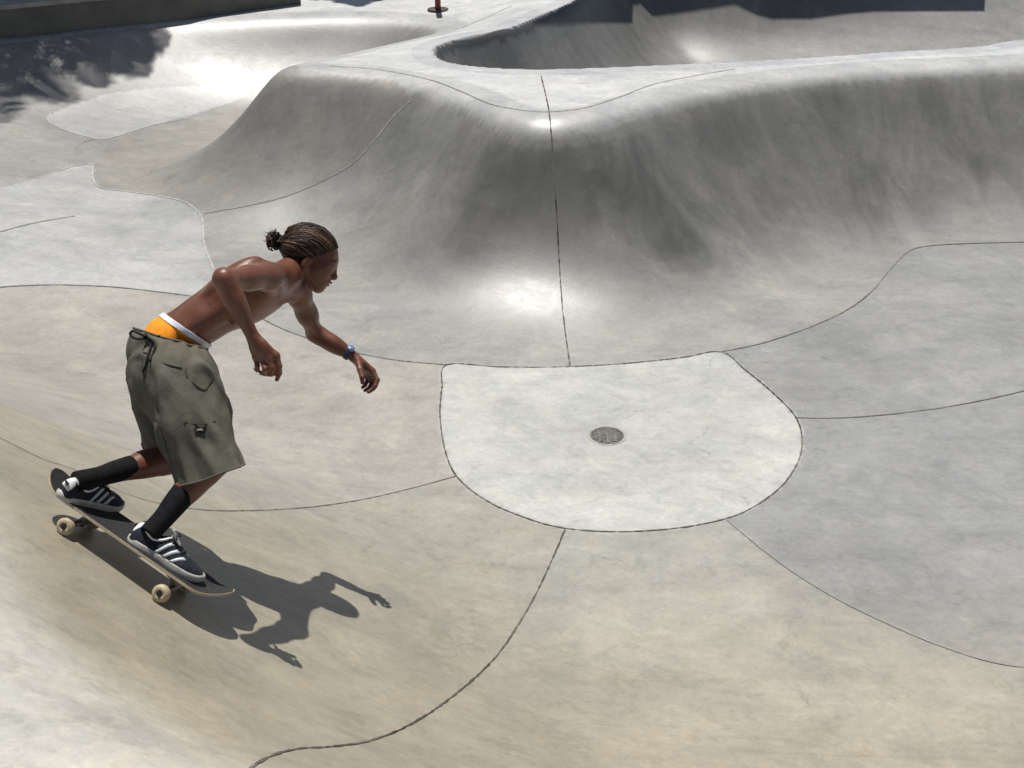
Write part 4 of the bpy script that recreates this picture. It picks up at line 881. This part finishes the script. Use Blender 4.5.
# --- underwear: orange boxers with a white band showing above the shorts
org_m = simple_mat('orange_cotton', (0.86, 0.30, 0.018), 0.75, 0.2, 0.08, 50, 0.4, 300); wht = simple_mat('white_elastic', (0.72, 0.74, 0.80), 0.8, 0.2, 0.04, 60)
wq = [A(161, 313, 4.60), A(213, 349, 4.60)]                       # front to back line of the band
wn_ = nrm(np.cross(wq[1] - wq[0], nrm(lat * 0.75 + camF * 0.6))); 
if wn_ @ spine < 0: wn_ = -wn_
trunk = b[0:3] + b[8:16]
def band(name, lo, hi, grow, mat):
    pr = [p[:3] + (p[3] + grow,) + p[4:] if p[0] == 'e' else p[:3] + (p[3] + grow, p[4] + grow) + p[5:] for p in b[0:14]]
    me = implicit(name, pr, 0.007, KS, 0.0035); cutmesh(me, wq[0] + wn_ * hi, wn_); cutmesh(me, wq[0] + wn_ * lo, -wn_)
    shell(me, 0.002); return me
uw = plink('underwear', band('underwear', -0.12, -0.008, 0.006, org_m), org_m)
wb_ = plink('underwear_band', band('underwear_band', -0.012, 0.008, 0.009, wht), wht); wb_.parent = uw; wb_.matrix_parent_inverse = Matrix.Identity(4)
# --- shorts
sp = [ell(P0 - spine * 0.035, (plat, np.cross(spine, plat), spine), (0.158, 0.128, 0.125)), ell(P0 + spine * 0.03, AX(), (0.150, 0.112, 0.085))]
hN0, hN1 = A(182, 382, 4.46), A(213, 478, 4.39); hF0, hF1 = A(163, 378, 4.69), A(181, 470, 4.74)
sp += [cap(hN0, hN1 + (hN1 - hN0) * 0.12, 0.125, 0.116, 1), cap(A(176, 372, 4.49), A(196, 430, 4.44), 0.12, 0.125, 1), cap(hF0, hF1, 0.126, 0.118, 2)]
sp += [cap(A(165, 375, 4.5), A(165, 375, 4.68), 0.125, 0.125, 1)]
sme = implicit('shorts', sp, 0.0075, {0: 0.02, 1: 0.014, 2: 0.010}, 0.007)
hemN = A(214, 474, 4.42); hnN = nrm(camR * 0.30 - camU * 0.95 + camF * 0.05)
# hem of the near leg, hem of the far leg, waist
def cut_leg(me, co, no, side):
    """trim one leg only: faces past the plane and on that leg's side of the middle"""
    bm = bmesh.new(); bm.from_mesh(me)
    geom = [f for f in bm.faces if side(np.array(f.calc_center_median()))]; es = {e for f in geom for e in f.edges}; vs = {v for f in geom for v in f.verts}
    bmesh.ops.bisect_plane(bm, geom=list(vs) + list(es) + geom, dist=1e-6, plane_co=Vector(co), plane_no=Vector(no))
    kill = [f for f in bm.faces if side(np.array(f.calc_center_median())) and (np.array(f.calc_center_median()) - co) @ no > 0]
    bmesh.ops.delete(bm, geom=kill, context='FACES'); bm.to_mesh(me); bm.free(); me.update()
def dcap(c, a, b_): ab = b_ - a; u = np.clip((c - a) @ ab / (ab @ ab), 0, 1.6); return np.linalg.norm(c - a - u * ab)
sideN = lambda c: dcap(c, hN0, hN1) < dcap(c, hF0, hF1)
cut_leg(sme, hemN, hnN, lambda c: sideN(c) or c[0] > A(208, 460, 4.4)[0])
hemF = A(168, 458, 4.74); hnF = nrm(-camU * 0.80 - camR * 0.55 + camF * 0.05)
cut_leg(sme, hemF, hnF, lambda c: not sideN(c) and c[0] < A(208, 460, 4.4)[0])
wco = A(140, 331, 4.60); wcn = nrm(np.cross(A(213, 355, 4.60) - wco, nrm(lat * 0.75 + camF * 0.6))); wcn = wcn if wcn @ spine > 0 else -wcn
cut_leg(sme, wco, wcn, lambda c: True)
# folds
from mathutils import noise as mn
n = len(sme.vertices); co = np.zeros(n * 3, np.float32); sme.vertices.foreach_get('co', co); co = co.reshape(-1, 3).astype(float); no_ = np.array([v.normal[:] for v in sme.vertices])
ld_ = nrm(hN1 - hN0); cr = np.cross(ld_, camF); disp = np.zeros(n)
for i_ in range(n):
    p = co[i_] - hN0; u = p @ ld_; s1 = p @ cr; s2 = p @ camF
    q = Vector((u * 4.2 + s1 * 5, s1 * 11 - u * 2.5, s2 * 9)); r_ = 1 - 2 * abs(mn.noise(q * 0.8 + Vector((9, 2, 4)))); disp[i_] = 0.013 * mn.noise(q) + 0.007 * mn.noise(q * 2.3 + Vector((3, 1, 7))) + 0.022 * max(0, r_ - 0.5)  
    w2 = (co[i_] - wco) @ wcn
    if w2 > -0.11: disp[i_] += 0.006 * (1 + w2 / 0.11) * math.sin(60 * s1 + 45 * s2 + 8 * mn.noise(q))
    if u > 0.22: disp[i_] += 0.006 * (u - 0.22) / 0.15 * math.sin(34 * s1 + 20 * s2 + 2)
co += no_ * disp[:, None]; sme.vertices.foreach_set('co', co.astype(np.float32).ravel()); sme.update()
# hem hems: outline loops for the stitched edges
bm = bmesh.new(); bm.from_mesh(sme); be = [e for e in bm.edges if e.is_boundary]
bpts = [(np.array(e.verts[0].co), np.array(e.verts[1].co)) for e in be]; bm.free()
def loops(pairs):
    nb = {}
    for a, c in pairs:
        a, c = tuple(np.round(a, 6)), tuple(np.round(c, 6)); nb.setdefault(a, []).append(c); nb.setdefault(c, []).append(a)
    out, seen = [], set()
    for st in nb:
        if st in seen: continue
        lp = [st]; seen.add(st); cur = st
        while True:
            nx = [q for q in nb[cur] if q not in seen]
            if not nx: break
            cur = nx[0]; seen.add(cur); lp.append(cur)
        if len(lp) > 30: out.append(np.array(lp))
    return out
hems = []
for lp in loops(bpts):
    for _ in range(10): lp = lp * 0.5 + 0.25 * (np.roll(lp, 1, 0) + np.roll(lp, -1, 0))
    lp = lp[:: max(1, len(lp) // 90)]; hems.append(tube(np.vstack([lp, lp[:1]]), [0.0042] * (len(lp) + 1), 8, False, 1))
print('hem loops', len(hems))
shell(sme, 0.003)
olive = simple_mat('olive_canvas', (0.116, 0.109, 0.086), 0.85, 0.15, 0.10, 14, 0.5, 260)
nto = NT(olive.node_tree); bso = olive.node_tree.nodes['Principled BSDF']; tco = nto.n('ShaderNodeTexCoord'); mpo = nto.n('ShaderNodeMapping'); mpo.inputs['Rotation'].default_value = (0.2, -0.35, 0.3); mpo.inputs['Scale'].default_value = (14, 10, 4.5); nto.l(tco.outputs['Object'], mpo.inputs['Vector'])
bno = nto.n('ShaderNodeBump'); bno.inputs['Strength'].default_value = 0.55; bno.inputs['Distance'].default_value = 0.02; nto.l(nto.noise(mpo.outputs[0], 1.0, 3, 0.5, 0.6), bno.inputs['Height'])
for l_ in list(olive.node_tree.links):
    if l_.to_node == bso and l_.to_socket.name == 'Normal': src = l_.from_node; nto.l(src.outputs[0], bso.inputs['Normal']); nto.l(bno.outputs[0], src.inputs['Normal'])
shorts = plink('shorts', sme, olive)
for v_, f_ in hems:
    o_ = plink('hem', mesh_from('hem', v_, f_), olive); o_.parent = shorts; o_.matrix_parent_inverse = Matrix.Identity(4)
# which points of the shorts a pixel shows (for pocket, patch and cord)
from mathutils.bvhtree import BVHTree
bv = BVHTree.FromPolygons([v.co[:] for v in sme.vertices], [p.vertices[:] for p in sme.polygons])
def on_shorts(px, py, lift=0.003):
    o = Vector((0, 0, CAM_Z)); dv = Vector(at(px, py, 1)) - o; dv.normalize(); h_, n_, _, _ = bv.ray_cast(o, dv)
    if h_ is None: h_, n_, _, _ = bv.find_nearest(Vector(at(px, py, 4.5)))
    if n_.dot(dv) > 0: n_ = -n_
    return np.array(h_ + n_ * lift)
def sub(name, V_, F_, mat, parent, smooth=True):
    o = plink(name, mesh_from(name, V_, F_, smooth), mat); o.parent = parent; o.matrix_parent_inverse = Matrix.Identity(4); return o
stitch = simple_mat('shorts_seam', (0.062, 0.058, 0.044), 0.9, 0.1); blackc = simple_mat('black_cord', (0.012, 0.012, 0.014), 0.7, 0.2)
def seam(pts, r=0.0020, lift=0.0016): return tube([on_shorts(*p, lift) for p in pts], [r] * len(pts), 6, True, 3)
P = [seam([(184, 422), (195, 424), (206, 424), (215, 421)]), seam([(186, 303 + 65), (187, 376), (194, 384), (204, 390), (209, 384), (213, 372)], 0.002), seam([(143, 352), (150, 355), (165, 364), (182, 368)]), seam([(141, 352), (145, 380), (153, 405), (160, 425), (166, 445), (171, 462)], 0.0014)]
sub('pocket', *join(P), stitch, shorts)
q4 = [on_shorts(194, 428, 0.003), on_shorts(205, 427.5, 0.003), on_shorts(205.5, 433, 0.003), on_shorts(194.5, 433.5, 0.003)]; nn_ = nrm(np.cross(q4[1] - q4[0], q4[3] - q4[0])); nn_ = nn_ if nn_ @ camF < 0 else -nn_
V_ = [q + nn_ * z for z in (-0.002, 0.002) for q in q4]; F_ = [(0, 1, 2, 3), (4, 5, 6, 7), (0, 1, 5, 4), (1, 2, 6, 5), (2, 3, 7, 6), (3, 0, 4, 7)]
lab = sub('label_patch', V_, F_, blackc, shorts, False)
lc = sum(q4) / 4 + nn_ * 0.0026; ux = nrm(q4[1] - q4[0]); uy = nrm(q4[0] - q4[3]); palel = simple_mat('label_thread', (0.40, 0.36, 0.26), 0.8, 0.2)
# a small horseshoe mark in pale thread
V_, F_ = tube([lc + ux * 0.010 * math.cos(a) + uy * 0.0048 * math.sin(a) for a in np.linspace(-0.6, 3.7, 12)], [0.0013] * 12, 6, True, 2); V2, F2 = tube([lc - ux * 0.006, lc + ux * 0.006], [0.0016, 0.0016], 6)
o_ = sub('label_mark', *join([(V_, F_), (V2, F2)]), palel, shorts)
# drawcord: a bow at the back of the waist and two hanging ends
k0 = on_shorts(147, 337, 0.010); P = []
for pts in ([(147, 337), (140, 334), (133, 331), (130, 334), (134, 338), (141, 339), (147, 338)], [(147, 337), (153, 333), (162, 334), (168, 338)], [(148, 338), (152, 345), (149, 356), (147, 366), (144, 372)], [(149, 338), (156, 343), (155, 352), (151, 362)]):
    P.append(tube([k0 * 0 + A(p[0], p[1], 0) if False else (on_shorts(*p, 0.006) if p[0] > 142 else A(p[0], p[1], proj(k0[None])[0][2] - 0.01)) for p in pts], [0.0042] * len(pts), 8, True, 4))
P.append(tube([k0 - ux * 0.008, k0 + ux * 0.008], [0.007, 0.007], 8))
sub('drawcord', *join(P), blackc, shorts)
# --- socks
sockm = simple_mat('black_sock', (0.008, 0.008, 0.010), 0.85, 0.15, 0.2, 40, 0.4, 500)
for top, an_, r0 in ((A(188, 499, float(proj((kneN * 0.5 + ankN * 0.5)[None])[0][2])), ankN, 0.0455), (A(139, 465, float(proj((kneF * 0.4 + ankF * 0.6)[None])[0][2])), ankF, 0.0425)):
    kn_ = kneN if an_ is ankN else kneF; u_ = nrm(kn_ - an_); L_ = (top - an_) @ u_; tp = an_ + u_ * L_
    bk = nrm((hipN if an_ is ankN else hipF) - kn_); bk = nrm(bk - u_ * (bk @ u_))
    V_, F_ = tube([tp + bk * 0.007, an_ + u_ * L_ * 0.66 + bk * 0.004, an_ + u_ * L_ * 0.33, an_, an_ - u_ * 0.03], [r0, r0 * 0.93, r0 * 0.82, 0.036, 0.036], 28, True, 8)
    plink('sock', mesh_from('sock', V_, F_), sockm)
# --- watch on the left wrist
wm = simple_mat('watch_strap', (0.018, 0.03, 0.075), 0.5, 0.4); wf = simple_mat('watch_case', (0.20, 0.26, 0.42), 0.25, 0.6, metal=0.3)
f_ = nrm(wrF - elF); fr = frame(f_, -camF * 0.6 + camU * 0.8); wc = wrF - f_ * 0.022
ring = [wc + 0.0265 * (fr[1] * math.cos(a) + fr[2] * math.sin(a)) for a in np.linspace(0, 2 * math.pi, 25)]
V_, F_ = [], []
for q in ring:
    rd = nrm(q - wc)
    for a, s2 in ((0.009, 0), (0.009, 0.003), (-0.009, 0.003), (-0.009, 0)): V_.append(q + f_ * a + rd * s2)
for i_ in range(24):
    for k in range(4): F_.append((i_ * 4 + k, i_ * 4 + (k + 1) % 4, (i_ + 1) * 4 + (k + 1) % 4, (i_ + 1) * 4 + k))
wt = plink('watch', mesh_from('watch', V_, F_), wm)
o_ = plink('watch_case', mesh_from('watch_case', *tube([wc + fr[1] * 0.026, wc + fr[1] * 0.035], [0.0165, 0.015], 20, True, 2)), wf); o_.parent = wt; o_.matrix_parent_inverse = Matrix.Identity(4)
